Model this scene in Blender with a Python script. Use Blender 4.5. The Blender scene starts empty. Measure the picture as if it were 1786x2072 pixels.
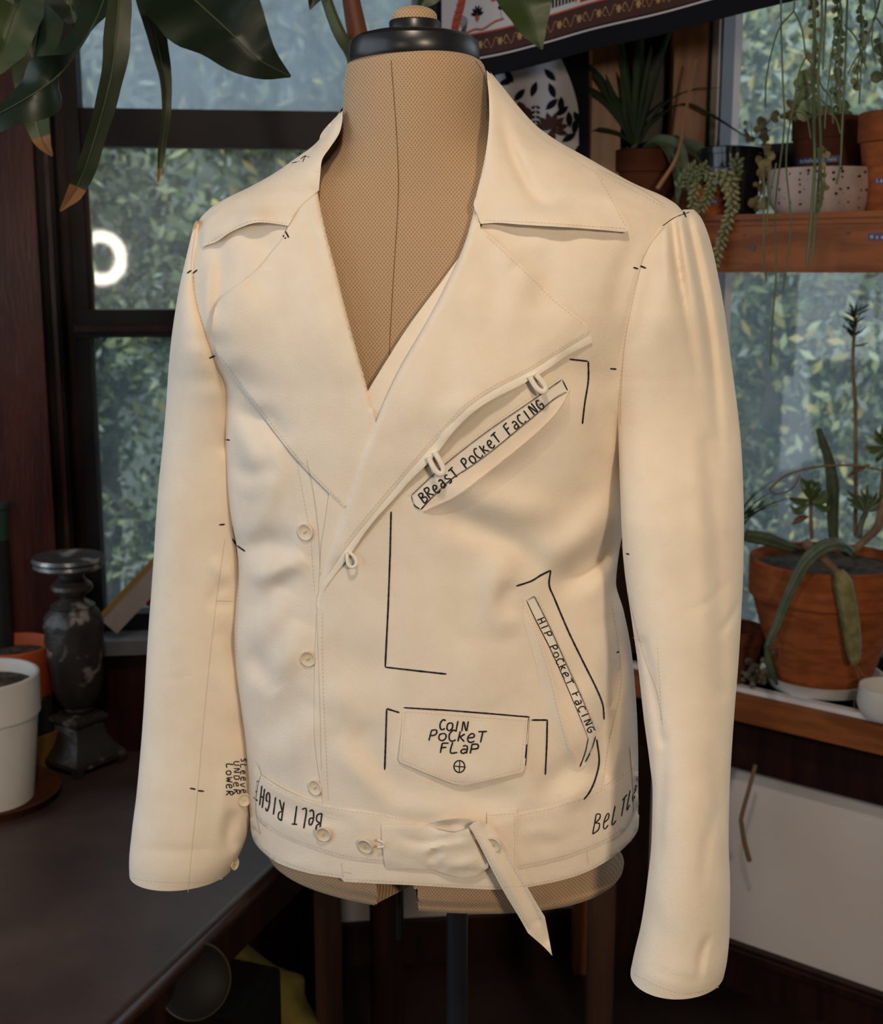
import bpy, bmesh, math, random
import numpy as np
from mathutils import Vector, Matrix
from mathutils.bvhtree import BVHTree
from mathutils.geometry import delaunay_2d_cdt
rnd = random.Random(7)
SC = bpy.context.scene
COL = SC.collection
# ------------------------------------------------------------------ camera
FPX, CX, CY, HC = 2600.0, 893.0, 1036.0, 1.55
TH = math.atan(496.0 / FPX); CT, ST = math.cos(TH), math.sin(TH)
cam_d = bpy.data.cameras.new('camera'); cam = bpy.data.objects.new('camera', cam_d); COL.objects.link(cam)
cam.location = (0, 0, HC); cam.rotation_euler = (math.pi / 2 - TH, 0, 0)
cam_d.sensor_fit = 'HORIZONTAL'; cam_d.sensor_width = 36.0; cam_d.lens = 36.0 * FPX / 1786.0
cam_d.clip_start = 0.05; cam_d.clip_end = 100
cam_d.dof.use_dof = True; cam_d.dof.focus_distance = 1.27; cam_d.dof.aperture_fstop = 10.0
SC.camera = cam
# ------------------------------------------------------------------ world, lights, exposure
w = bpy.data.worlds.new('overcast_sky'); SC.world = w; w.use_nodes = True
bg = w.node_tree.nodes['Background']; bg.inputs[0].default_value = (0.76, 0.88, 1.0, 1); bg.inputs[1].default_value = 1.8
def area(name, loc, target, size, power, color, sy=None, portal=False):
    d = bpy.data.lights.new(name, 'AREA'); d.energy = power; d.color = color
    if sy: d.shape = 'RECTANGLE'; d.size = size; d.size_y = sy
    else: d.shape = 'DISK'; d.size = size
    o = bpy.data.objects.new(name, d); COL.objects.link(o); o.location = loc
    o.rotation_euler = (Vector(target) - Vector(loc)).to_track_quat('-Z', 'Y').to_euler()
    if portal: d.cycles.is_portal = True
    return o
area('ceiling_light', (-0.06, 0.06, 2.80), (0.0, 1.27, 1.3), 0.16, 12.5, (1.0, 0.83, 0.64))
area('front_fill_light', (0.70, -0.75, 1.85), (0.1, 1.3, 1.0), 0.20, 18.0, (1.0, 0.82, 0.60))  # added warm fill from the front right, no lamp of the room
area('window_daylight', (-1.97, .9, 1.6), (0, .9, 1.6), 3.0, 1.0, (1, 1, 1), 2.0, portal=True)
area('window_daylight', (-0.42, 2.72, 1.45), (-0.2, 1.0, 1.35), 0.9, 1.0, (1, 1, 1), 1.6, portal=True)
area('window_daylight', (0.95, 2.36, 1.45), (0.2, 1.5, 1.35), 1.3, 1.0, (1, 1, 1), 1.6, portal=True)
vs = SC.view_settings
vs.view_transform = 'Standard'; vs.look = 'None'; vs.exposure = 0.10; vs.gamma = 1.0; vs.use_curve_mapping = False
SC.cycles.max_bounces = 8; SC.cycles.transparent_max_bounces = 24; SC.cycles.use_denoising = True
SC.cycles.sample_clamp_indirect = 4.0
# ------------------------------------------------------------------ projection helpers
CAM = Vector((0, 0, HC))
def ray(px, py):
    X = (px - CX) / FPX; Y = -(py - CY) / FPX
    return Vector((X, CT + Y * ST, -ST + Y * CT))
def at(px, py, Y):
    d = ray(px, py); return CAM + d * (Y / d.y)
def atz(px, py, z):
    d = ray(px, py); return CAM + d * ((z - HC) / d.z)
def proj(P):
    x, y, z = P[:, 0], P[:, 1], P[:, 2] - HC
    f = y * CT - z * ST; u = y * ST + z * CT
    return CX + FPX * x / f, CY - FPX * u / f
NR = Vector((-.626, -.78, 0)).normalized(); R0 = Vector((.635, 2.59, 0))
_a = math.atan(.125); NL = Vector((math.sin(_a), -math.cos(_a), 0)); L0 = Vector((-.9, 2.6, 0))
UR = Vector((.78, -.626, 0)).normalized(); UL = Vector((math.cos(_a), math.sin(_a), 0))
def onplane(px, py, P0, N, off=0.0):
    d = ray(px, py); t = ((P0 + N * off).dot(N) ) / d.dot(N)
    return CAM + d * t
def wr(px, py, off=0.0): return onplane(px, py, R0, NR, off)
def wl(px, py, off=0.0): return onplane(px, py, L0, NL, off)
# ------------------------------------------------------------------ materials
def mat(name, color, rough=0.6, color2=None, nscale=20.0, bump=0.0, bscale=None, metallic=0.0, spec=0.5, stretch=None, lo=0.4, hi=0.6, emit=None, sheen=0.0, trans=0.0, detail=4.0):
    m = bpy.data.materials.new(name); m.use_nodes = True
    nt = m.node_tree; b = nt.nodes['Principled BSDF']
    b.inputs['Base Color'].default_value = (*color, 1); b.inputs['Roughness'].default_value = rough
    b.inputs['Metallic'].default_value = metallic; b.inputs['Specular IOR Level'].default_value = spec
    if sheen: b.inputs['Sheen Weight'].default_value = sheen
    if emit:
        b.inputs['Emission Color'].default_value = (*emit[0], 1); b.inputs['Emission Strength'].default_value = emit[1]
    if color2 or bump:
        tc = nt.nodes.new('ShaderNodeTexCoord'); mp = nt.nodes.new('ShaderNodeMapping')
        if stretch: mp.inputs['Scale'].default_value = stretch
        nt.links.new(tc.outputs['Object'], mp.inputs[0])
        if color2:
            n = nt.nodes.new('ShaderNodeTexNoise'); n.inputs['Scale'].default_value = nscale; n.inputs['Detail'].default_value = detail
            r = nt.nodes.new('ShaderNodeMapRange'); r.inputs[1].default_value = lo; r.inputs[2].default_value = hi
            mx = nt.nodes.new('ShaderNodeMix'); mx.data_type = 'RGBA'
            mx.inputs[6].default_value = (*color, 1); mx.inputs[7].default_value = (*color2, 1)
            nt.links.new(mp.outputs[0], n.inputs['Vector']); nt.links.new(n.outputs[0], r.inputs[0])
            nt.links.new(r.outputs[0], mx.inputs[0]); nt.links.new(mx.outputs[2], b.inputs['Base Color'])
        if bump:
            n2 = nt.nodes.new('ShaderNodeTexNoise'); n2.inputs['Scale'].default_value = bscale or nscale; n2.inputs['Detail'].default_value = 3
            bp = nt.nodes.new('ShaderNodeBump'); bp.inputs['Strength'].default_value = bump; bp.inputs['Distance'].default_value = 0.002
            nt.links.new(mp.outputs[0], n2.inputs['Vector']); nt.links.new(n2.outputs[0], bp.inputs['Height'])
            nt.links.new(bp.outputs[0], b.inputs['Normal'])
    return m
M = {}
M['calico'] = mat('unbleached_calico', (.82, .71, .585), .92, (.785, .67, .545), 35, .22, 520, spec=.15, sheen=.15, lo=.35, hi=.65)
M['calico_in'] = mat('calico_facing', (.82, .75, .67), .92, (.79, .71, .62), 35, .2, 500, spec=.15)
M['stitch'] = mat('cotton_thread', (.62, .49, .32), .9, spec=.1)
M['seam'] = mat('seam_shadow_thread', (.60, .49, .35), .95, spec=.1)
M['ink'] = mat('black_pen_ink', (.012, .010, .013), .7, (.035, .028, .035), 300, spec=.2)
M['button'] = mat('cream_button', (.72, .60, .45), .45, spec=.4)
def weave_mat():
    m = mat('beige_form_jersey', (.36, .235, .135), .95, spec=.1, sheen=.2)
    nt = m.node_tree; b = nt.nodes['Principled BSDF']
    tc = nt.nodes.new('ShaderNodeTexCoord'); sx = nt.nodes.new('ShaderNodeSeparateXYZ'); nt.links.new(tc.outputs['Object'], sx.inputs[0])
    def mth(op, a, b_=None, v=None):
        n = nt.nodes.new('ShaderNodeMath'); n.operation = op
        nt.links.new(a, n.inputs[0])
        if b_ is not None: nt.links.new(b_, n.inputs[1])
        elif v is not None: n.inputs[1].default_value = v
        return n.outputs[0]
    zz = mth('MULTIPLY', sx.outputs[2], v=1450.0); xx = mth('MULTIPLY', sx.outputs[0], v=1750.0)
    s1 = mth('SINE', mth('ADD', xx, zz)); s2 = mth('SINE', mth('SUBTRACT', xx, zz))
    h = mth('ADD', mth('MAXIMUM', s1, s2), v=0.0)
    r = nt.nodes.new('ShaderNodeMapRange'); r.inputs[1].default_value = -.4; r.inputs[2].default_value = 1.0
    nt.links.new(h, r.inputs[0])
    mx = nt.nodes.new('ShaderNodeMix'); mx.data_type = 'RGBA'; mx.inputs[6].default_value = (.30, .185, .10, 1); mx.inputs[7].default_value = (.50, .345, .215, 1)
    nt.links.new(r.outputs[0], mx.inputs[0]); nt.links.new(mx.outputs[2], b.inputs['Base Color'])
    bp = nt.nodes.new('ShaderNodeBump'); bp.inputs['Strength'].default_value = .35; bp.inputs['Distance'].default_value = .0006
    nt.links.new(r.outputs[0], bp.inputs['Height']); nt.links.new(bp.outputs[0], b.inputs['Normal'])
    return m
M['jersey'] = weave_mat()
M['black_plastic'] = mat('black_plastic', (.012, .013, .017), .32, spec=.5)
M['black'] = mat('matt_black', (.006, .006, .007), .7, spec=.15)
M['darkwood'] = mat('dark_stained_wood', (.016, .006, .005), .4, (.030, .010, .007), 6, .25, 30, spec=.2, stretch=(6, 6, .8))
M['blackframe'] = mat('black_window_frame', (.009, .007, .008), .5, (.014, .010, .011), 8, .15, 60, spec=.18)
M['redwood'] = mat('dark_red_varnished_wood', (.050, .011, .007), .30, (.028, .007, .005), 5, .55, 26, spec=.35, stretch=(6, 6, .7))
M['pine'] = mat('orange_varnished_pine', (.25, .080, .022), .5, (.16, .046, .012), 5, .1, 30, spec=.2, stretch=(1.5, 1.5, 9))
M['pine_v'] = mat('orange_pine_post', (.24, .085, .022), .45, (.16, .05, .012), 5, .1, 30, stretch=(12, 12, 1))
M['knot'] = mat('pine_knot', (.07, .02, .008), .5)
M['plaster'] = mat('off_white_plaster', (.74, .68, .68), .85, (.70, .64, .64), 3, .1, 120)
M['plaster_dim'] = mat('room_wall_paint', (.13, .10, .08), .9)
M['grey_sill'] = mat('grey_painted_sill', (.16, .16, .17), .6, (.11, .11, .12), 9)
M['sill_top'] = mat('pale_sill_top', (.62, .58, .60), .6, (.52, .48, .50), 9)
M['grey_jamb'] = mat('blue_grey_window_jamb', (.10, .11, .16), .6)
M['table'] = mat('scuffed_brown_leather_table', (.050, .030, .026), .42, (.085, .055, .045), 5, .18, 60, spec=.35, lo=.42, hi=.72, detail=8)
M['table_edge'] = mat('worn_table_edge', (.035, .014, .010), .35, (.10, .045, .02), 7, .1, 40, lo=.5, hi=.75)
M['floor'] = mat('dark_floor', (.012, .005, .004), .5, (.035, .014, .010), 3, .1, 30)
# ------------------------------------------------------------------ object helpers
def props(o, label=None, cat=None, group=None, kind=None):
    if label: o['label'] = label
    if cat: o['category'] = cat
    if group: o['group'] = group
    if kind: o['kind'] = kind
    return o
def thing(name, loc, label, cat, group=None):
    o = bpy.data.objects.new(name, None); COL.objects.link(o); o.location = loc; o.empty_display_size = .05
    return props(o, label, cat, group)
def wloc(o):
    p = Vector(o.location)
    if o.parent: p = p + wloc(o.parent)
    return p
def link(name, me, parent=None):
    o = bpy.data.objects.new(name, me); COL.objects.link(o)
    if parent is not None:
        o.parent = parent; o.location = -wloc(parent)      # mesh data is in world coordinates
    return o
def meshobj(name, V, F, mats, parent=None, smooth=True, mi=None, sharp=None):
    me = bpy.data.meshes.new(name); me.from_pydata([tuple(v) for v in V], [], [tuple(f) for f in F])
    for m in (mats if isinstance(mats, (list, tuple)) else [mats]): me.materials.append(M[m] if isinstance(m, str) else m)
    if mi is not None: me.polygons.foreach_set('material_index', mi)
    me.polygons.foreach_set('use_smooth', [smooth] * len(me.polygons)); me.update()
    if sharp: me.set_sharp_from_angle(angle=math.radians(sharp))
    return link(name, me, parent)
def recenter(o):
    """origin of a single-mesh thing to its base centre"""
    vs_ = [v.co for v in o.data.vertices]
    c = Vector(((min(v.x for v in vs_) + max(v.x for v in vs_)) / 2, (min(v.y for v in vs_) + max(v.y for v in vs_)) / 2, min(v.z for v in vs_)))
    o.data.transform(Matrix.Translation(-c)); o.location = o.location + c
    return o
def crom(pts, n=6, closed=False):
    P = [Vector(p) for p in pts]; out = []
    L = len(P); rng = range(L if closed else L - 1)
    for i in rng:
        p1, p2 = P[i], P[(i + 1) % L]
        p0 = P[i - 1] if (i > 0 or closed) else p1 * 2 - p2
        p3 = P[(i + 2) % L] if (i + 2 < L or closed) else p2 * 2 - p1
        for k in range(n):
            t = k / n
            out.append(.5 * ((2 * p1) + (p2 - p0) * t + (2 * p0 - 5 * p1 + 4 * p2 - p3) * t * t + (3 * p1 - p0 - 3 * p2 + p3) * t ** 3))
    if not closed: out.append(P[-1])
    return out
class MB:
    def __init__(s): s.V = []; s.F = []; s.I = []; s.m = 0
    def add(s, V, F):
        b = len(s.V); s.V += [Vector(v) for v in V]; s.F += [tuple(b + i for i in f) for f in F]; s.I += [s.m] * len(F)
    def box(s, c, sz, rz=0.0, bev=0.0):
        bm = bmesh.new(); bmesh.ops.create_cube(bm, size=1); bmesh.ops.scale(bm, vec=sz, verts=bm.verts)
        if bev: bmesh.ops.bevel(bm, geom=bm.edges[:], offset=bev, segments=2, affect='EDGES')
        bmesh.ops.rotate(bm, matrix=Matrix.Rotation(rz, 3, 'Z'), verts=bm.verts)
        s.add([v.co + Vector(c) for v in bm.verts], [[v.index for v in f.verts] for f in bm.faces]); bm.free()
    def prism(s, pts, vec):
        n = len(pts); P = [Vector(p) for p in pts]; v = Vector(vec)
        s.add(P + [p + v for p in P], [tuple(range(n)), tuple(range(2 * n - 1, n - 1, -1))] + [(i, (i + 1) % n, n + (i + 1) % n, n + i)[::-1] for i in range(n)])
    def tube(s, pts, r, n=8, cap=True, flat=None):
        P = [Vector(p) for p in pts]; R = r if isinstance(r, (list, tuple)) else [r] * len(P)
        if len(R) != len(P): R = [R[0] + (R[-1] - R[0]) * i / (len(P) - 1) for i in range(len(P))] if len(R) == 2 else [R[min(len(R) - 1, int(i * len(R) / len(P)))] for i in range(len(P))]
        T = [(P[min(i + 1, len(P) - 1)] - P[max(i - 1, 0)]).normalized() for i in range(len(P))]
        u = T[0].orthogonal().normalized(); V = []; 
        for i, p in enumerate(P):
            u = (u - T[i] * u.dot(T[i])).normalized(); v = T[i].cross(u)
            for k in range(n):
                a = 2 * math.pi * k / n; V.append(p + (u * math.cos(a) + v * math.sin(a) * (flat or 1)) * R[i])
        F = [(i * n + k, i * n + (k + 1) % n, (i + 1) * n + (k + 1) % n, (i + 1) * n + k) for i in range(len(P) - 1) for k in range(n)]
        if cap: F += [tuple(range(n))[::-1], tuple((len(P) - 1) * n + k for k in range(n))]
        s.add(V, F)
    def lathe(s, prof, c, n=40, axis=None, start=0.0, sq=0.0):
        """prof: (radius, height) list; axis: unit vector"""
        c = Vector(c); ax = Vector(axis) if axis is not None else Vector((0, 0, 1)); q = Vector((0, 0, 1)).rotation_difference(ax)
        V = []
        for r, h in prof:
            for k in range(n):
                a = 2 * math.pi * k / n + start; rr = r
                if sq: rr = r / max(abs(math.cos(a - start)), abs(math.sin(a - start)))
                V.append(c + q @ Vector((rr * math.cos(a), rr * math.sin(a), h)))
        F = [(i * n + k, i * n + (k + 1) % n, (i + 1) * n + (k + 1) % n, (i + 1) * n + k) for i in range(len(prof) - 1) for k in range(n)]
        F += [tuple(range(n))[::-1], tuple((len(prof) - 1) * n + k for k in range(n))]
        s.add(V, F)
    def ball(s, c, r, n=8, sc=(1, 1, 1)):
        prof = [(r * math.sin(math.pi * i / n) + 1e-5, -r * math.cos(math.pi * i / n)) for i in range(n + 1)]
        b = len(s.V); s.lathe(prof, (0, 0, 0), n + 2)
        for i in range(b, len(s.V)): s.V[i] = Vector((s.V[i].x * sc[0], s.V[i].y * sc[1], s.V[i].z * sc[2])) + Vector(c)
    def leaf(s, mid, wid, lat, fold=.25, n=4, curl=0.0, wav=0.0, ph=0.0):
        """mid: 3-D midrib, wid: half widths, lat: lateral direction"""
        P = [Vector(p) for p in mid]; V = []
        for i, p in enumerate(P):
            T = (P[min(i + 1, len(P) - 1)] - P[max(i - 1, 0)]).normalized()
            la = lat[i] if isinstance(lat, list) else lat
            la = (la - T * la.dot(T)).normalized(); nn = T.cross(la)
            for k in range(-n, n + 1):
                q = k / n
                V.append(p + la * (wid[i] * q) + nn * (wid[i] * (fold * abs(q) - curl * q * q) + wav * wid[i] * abs(q) * math.sin(ph + i * .9 + (1.3 if q > 0 else 0))))
        m = 2 * n + 1
        s.add(V, [(i * m + k, i * m + k + 1, (i + 1) * m + k + 1, (i + 1) * m + k) for i in range(len(P) - 1) for k in range(m - 1)])
    def build(s, name, mats, parent=None, smooth=True, sharp=35, **kw):
        o = meshobj(name, s.V, s.F, mats, parent, smooth, s.I, sharp)
        if kw: props(o, **kw)
        return o
def S3(pts, n=6): return crom(pts, n)
def line3(pts, n=6): return crom([at(*p) for p in pts], n)
# ================================================================== ROOM
def wallp(P0, U, u0, u1, z0, z1, N, th, off=0.0):
    """slab on a vertical plane between two along-wall coordinates"""
    a = P0 + U * u0 + N * off; b = P0 + U * u1 + N * off
    m = MB(); m.prism([Vector((a.x, a.y, z0)), Vector((b.x, b.y, z0)), Vector((b.x, b.y, z1)), Vector((a.x, a.y, z1))], -N * th); return m
def ul(px, py=540, off=0): return (wl(px, py, off) - L0).dot(UL)
def ur(px, py=540, off=0): return (wr(px, py, off) - R0).dot(UR)
CEIL = 2.90
uc = 1.345                                        # corner along left wall
wlx0, wlx1, wlz0, wlz1 = ul(150), ul(868), .80, 2.30
mb = MB(); mb.box((.3, .25, -.03), (4.6, 5.4, .06)); mb.build('floor', 'floor', kind='structure', smooth=False)
mb = MB(); mb.box((.3, .25, CEIL + .03), (4.6, 5.4, .06)); mb.build('ceiling', 'plaster_dim', kind='structure', smooth=False)
# wall behind the table (window 1)
m = MB()
for (a, b, z0, z1) in ((-1.2, wlx0, 0, CEIL), (wlx1, uc, 0, CEIL), (wlx0, wlx1, wlz1, CEIL), (wlx0, wlx1, 0, wlz0)):
    q = wallp(L0, UL, a, b, z0, z1, NL, .10); m.add(q.V, q.F)
WB = m.build('wall_back', 'darkwood', kind='structure', smooth=False)
q = wallp(L0, UL, ul(600), uc, 0.0, .78, NL, .012, .012); q.build('trim_4', 'plaster', kind='structure', smooth=False)
q = wallp(L0, UL, -1.2, ul(600), 0.0, .745, NL, .03, .03); q.build('trim_1', 'redwood', kind='structure', smooth=False)
q = wallp(L0, UL, ul(600), uc, 0.0, .10, NL, .02, .034); q.build('baseboard_back', 'darkwood', kind='structure', smooth=False)
# right, angled wall (window 2)
wrx0, wrx1, wrz0, wrz1 = ur(1437), 1.9, .722, 2.35
rc = -.30
m = MB()
for (a, b, z0, z1) in ((rc, wrx0, 0, CEIL), (wrx1, 2.4, 0, CEIL), (wrx0, wrx1, wrz1, CEIL), (wrx0, wrx1, 0, wrz0)):
    q = wallp(R0, UR, a, b, z0, z1, NR, .10 if a == rc else .25); m.add(q.V, q.F)
q = wallp(R0, UR, rc, wrx0 - .24, 0, CEIL, NR, .15, -.10); m.add(q.V, q.F)
m.build('wall_right', 'plaster', kind='structure', smooth=False)
q = wallp(R0, UR, rc, 2.4, 0, .105, NR, .02, .02); q.build('baseboard_right', 'darkwood', kind='structure', smooth=False)
q = wallp(R0, UR, rc, 2.4, .085, .10, NR, .012, .034); q.build('trim_5', 'darkwood', kind='structure', smooth=False)
m = MB()      # side wall with a wide window that lets the cool daylight in from the left
m.box((-2.03, .6, .30), (.06, 6.1, .60)); m.box((-2.03, .6, 2.75), (.06, 6.1, .30)); m.box((-2.03, -1.53, 1.6), (.06, 1.86, 2.0)); m.box((-2.03, 3.0, 1.6), (.06, 1.2, 2.0))
m.build('wall_left', 'plaster_dim', kind='structure', smooth=False)
m = MB(); m.box((-2.03, .9, .62), (.08, 3.0, .04)); m.box((-2.03, .9, 2.58), (.08, 3.0, .04)); m.box((-2.03, .4, 1.6), (.05, .05, 2.0)); m.box((-2.03, 1.4, 1.6), (.05, .05, 2.0)); m.build('window_3', 'blackframe', kind='structure', smooth=False)
m = MB(); m.box((.3, -2.45, CEIL / 2), (4.6, .06, CEIL)); m.build('wall_rear', 'plaster_dim', kind='structure', smooth=False)
m = MB(); m.box((2.6, -.7, CEIL / 2), (.06, 3.5, CEIL)); m.build('wall_far_right', 'plaster_dim', kind='structure', smooth=False)
m = MB(); m.box((-1.85, 2.48, CEIL / 2), (1.7, .12, CEIL), _a); 
m.build('wall_back_left', 'darkwood', kind='structure', smooth=False)
# ---- glass
def glass(name, haze, hcol):
    m = bpy.data.materials.new(name); m.use_nodes = True; nt = m.node_tree
    for n in list(nt.nodes): nt.nodes.remove(n)
    out = nt.nodes.new('ShaderNodeOutputMaterial'); tr = nt.nodes.new('ShaderNodeBsdfTransparent')
    tl = nt.nodes.new('ShaderNodeBsdfTranslucent'); tl.inputs[0].default_value = (*hcol, 1)
    gl = nt.nodes.new('ShaderNodeBsdfGlossy'); gl.inputs['Roughness'].default_value = .035
    fr = nt.nodes.new('ShaderNodeFresnel'); fr.inputs[0].default_value = 1.5
    mx = nt.nodes.new('ShaderNodeMixShader'); my = nt.nodes.new('ShaderNodeMixShader')
    # condensation / dust: streaky veil
    tc = nt.nodes.new('ShaderNodeTexCoord'); mp = nt.nodes.new('ShaderNodeMapping'); mp.inputs['Scale'].default_value = (6, 6, 1.2)
    no = nt.nodes.new('ShaderNodeTexNoise'); no.inputs['Scale'].default_value = 3; no.inputs['Detail'].default_value = 6
    rg = nt.nodes.new('ShaderNodeMapRange'); rg.inputs[1].default_value = .3; rg.inputs[2].default_value = .7; rg.inputs[3].default_value = haze * .75; rg.inputs[4].default_value = haze * 1.25
    nt.links.new(tc.outputs['Object'], mp.inputs[0]); nt.links.new(mp.outputs[0], no.inputs['Vector']); nt.links.new(no.outputs[0], rg.inputs[0])
    nt.links.new(rg.outputs[0], mx.inputs[0]); nt.links.new(tr.outputs[0], mx.inputs[1]); nt.links.new(tl.outputs[0], mx.inputs[2])
    nt.links.new(fr.outputs[0], my.inputs[0]); nt.links.new(mx.outputs[0], my.inputs[1]); nt.links.new(gl.outputs[0], my.inputs[2])
    nt.links.new(my.outputs[0], out.inputs[0]); return m
M['glass_fog'] = glass('fogged_window_glass', .40, (.75, .88, 1.0))
M['glass_dusty'] = glass('dusty_window_glass', .13, (.85, .88, .85))
M['glass_clear'] = glass('window_glass', .07, (.7, .9, .95))
W1 = thing('window_1', tuple(L0 + UL * ((wlx0 + wlx1) / 2) + Vector((0, 0, wlz0))), None, None); W1['kind'] = 'structure'
def bar(a, b, z0, z1, th, off, name, mt, parent, P0=L0, U=UL, N=NL):
    q = wallp(P0, U, a, b, z0, z1, N, th, off)
    bm = bmesh.new()
    o = q.build(name, mt, parent, smooth=False); return o
zr = lambda px, py, off=0: wl(px, py, off).z
zt1, zt0 = zr(450, 222), zr(450, 297)      # meeting rail
zb1, zb0 = zr(300, 626), zr(300, 681)      # transom
zs = zr(250, 1240)
bar(wlx0, ul(170, 400), wlz0, wlz1, .07, .02, 'frame_stile', 'blackframe', W1)
bar(ul(838, 60), wlx1, wlz0, wlz1, .07, .02, 'frame_stile', 'grey_jamb', W1)
bar(ul(846, 60), wlx1 + .03, wlz0, wlz1, .03, .035, 'frame_edge', 'blackframe', W1)
bar(wlx0, wlx1, zt0, zt1, .06, .0, 'meeting_rail', 'blackframe', W1)
bar(wlx0, wlx1, zb0, zb1, .09, .03, 'transom', 'blackframe', W1)
bar(wlx0, wlx1, zb0 + .012, zb1 - .030, .02, .042, 'transom_moulding', 'darkwood', W1)
bar(wlx0, wlx1, wlz0 - .02, zs, .07, .01, 'bottom_rail', 'blackframe', W1)
bar(wlx0, wlx1, wlz1 - .05, wlz1, .07, .01, 'top_rail', 'blackframe', W1)
bar(ul(170, 400) - .012, ul(178, 400), zb1, zt0, .02, -.005, 'sash_stile', 'darkwood', W1)
bar(ul(170, 900) - .012, ul(184, 900), zs, zb0, .02, -.005, 'sash_stile', 'blackframe', W1)
bar(wlx0, wlx1, zt1, wlz1, .004, -.045, 'pane', 'glass_fog', W1)
bar(wlx0, wlx1, zb1, zt0, .004, -.02, 'pane', 'glass_dusty', W1)
bar(wlx0, wlx1, zs, zb0, .004, -.03, 'pane', 'glass_clear', W1)
bar(wlx0 - .02, wlx1, .765, .795, .17, .09, 'window_sill', 'grey_sill', W1)
# post and trims at the left
q = wallp(L0, UL, -1.2, ul(104, 700), .0, CEIL, NL, .10, .085); q.build('trim_2', 'redwood', kind='structure', smooth=False)
q = wallp(L0, UL, ul(104, 700), ul(135, 700), .0, CEIL, NL, .06, .05); q.build('trim_3', 'blackframe', kind='structure', smooth=False)
q = wallp(L0, UL, ul(120, 700), ul(129, 700), .0, CEIL, NL, .012, .062); q.build('trim_6', 'redwood', kind='structure', smooth=False)
# corner posts and the recess between them
def post(px0, px1, Y, name, mt, dep, z0=0, z1=CEIL, label=None):
    a, b = at(px0, 540, Y), at(px1, 540, Y); m = MB()
    m.prism([Vector((a.x, a.y, z0)), Vector((b.x, b.y, z0)), Vector((b.x, b.y, z1)), Vector((a.x, a.y, z1))], Vector((0, dep, 0)))
    return m.build(name, mt, kind='structure', smooth=False)
post(1190, 1248, 2.62, 'trim_7', 'pine_v', .06)
post(1248, 1352, 2.70, 'recess_shade', 'darkwood', .05)  # dark slab standing in for the shade of the corner recess
post(1350, 1416, 2.62, 'trim_9', 'pine_v', .05, z0=1.30)
# window 2
W2 = thing('window_2', tuple(R0 + UR * .6 + Vector((0, 0, wrz0))), None, None); W2['kind'] = 'structure'
def barR(*a, **k): return bar(*a, P0=R0, U=UR, N=NR, **k)
barR(wrx0 - .03, ur(1441, 100), wrz0, wrz1, .09, .03, 'frame_stile', 'blackframe', W2)
barR(ur(1441, 100), ur(1458, 100), wrz0, wrz1, .05, -.01, 'frame_stile', 'grey_jamb', W2)
zR = lambda px, py, off=0: wr(px, py, off).z
barR(wrx0, wrx1, zR(1480, 370), zR(1480, 297), .05, .01, 'meeting_rail', 'blackframe', W2)
barR(wrx0, wrx1, wrz0, wrz0 + .03, .06, -.16, 'bottom_rail', 'blackframe', W2)
barR(wrx0, wrx1, wrz1 - .04, wrz1, .06, .0, 'top_rail', 'blackframe', W2)
barR(wrx0 - .24, wrx1, zR(1480, 297), wrz1, .004, -.20, 'pane', 'glass_clear', W2)
barR(wrx0 - .24, wrx1, wrz0, zR(1480, 370), .004, -.19, 'pane', 'glass_clear', W2)
# sill with pine nosing and dark apron
barR(wrx0 - .24, wrx1, .700, .722, .34, .10, 'window_sill', 'sill_top', W2)
barR(-.28, 2.2, .700, .722, .115, .12, 'window_sill', 'sill_top', W2)
barR(-.28, 2.2, .658, .712, .020, .14, 'sill_nosing', 'pine', W2)
q = wallp(R0, UR, -.28, 2.2, .52, .659, NR, .05, .05); q.build('trim_10', 'darkwood', kind='structure', smooth=False)
# ================================================================== GEOMETRY OF FORM AND JACKET
def interp(rows, key, x): 
    xs = [r[0] for r in rows]; ys = [r[key] for r in rows]
    return np.interp(x, xs, ys)
def smooth_interp(xs, ys, x):
    # monotone cubic (pchip-like)
    xs = np.array(xs, float); ys = np.array(ys, float); h = np.diff(xs); d = np.diff(ys) / h
    m = np.zeros_like(ys); m[0] = d[0]; m[-1] = d[-1]
    for i in range(1, len(xs) - 1):
        if d[i - 1] * d[i] > 0:
            w1 = 2 * h[i] + h[i - 1]; w2 = h[i] + 2 * h[i - 1]; m[i] = (w1 + w2) / (w1 / d[i - 1] + w2 / d[i])
    i = np.clip(np.searchsorted(xs, x) - 1, 0, len(xs) - 2); t = (x - xs[i]) / h[i]; t = np.clip(t, 0, 1)
    return (2 * t**3 - 3 * t**2 + 1) * ys[i] + (t**3 - 2 * t**2 + t) * h[i] * m[i] + (-2 * t**3 + 3 * t**2) * ys[i + 1] + (t**3 - t**2) * h[i] * m[i + 1]
def zrow(py, Y):
    Yc = -(py - CY) / FPX; return HC + (-ST + Yc * CT) / (CT + Yc * ST) * Y
def place(px, Y, z):
    """point with given picture column at a given depth and height"""
    f = Y * CT - (z - HC) * ST; return (px - CX) / FPX * f
YC = 1.39; SHEAR = .00006
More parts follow.
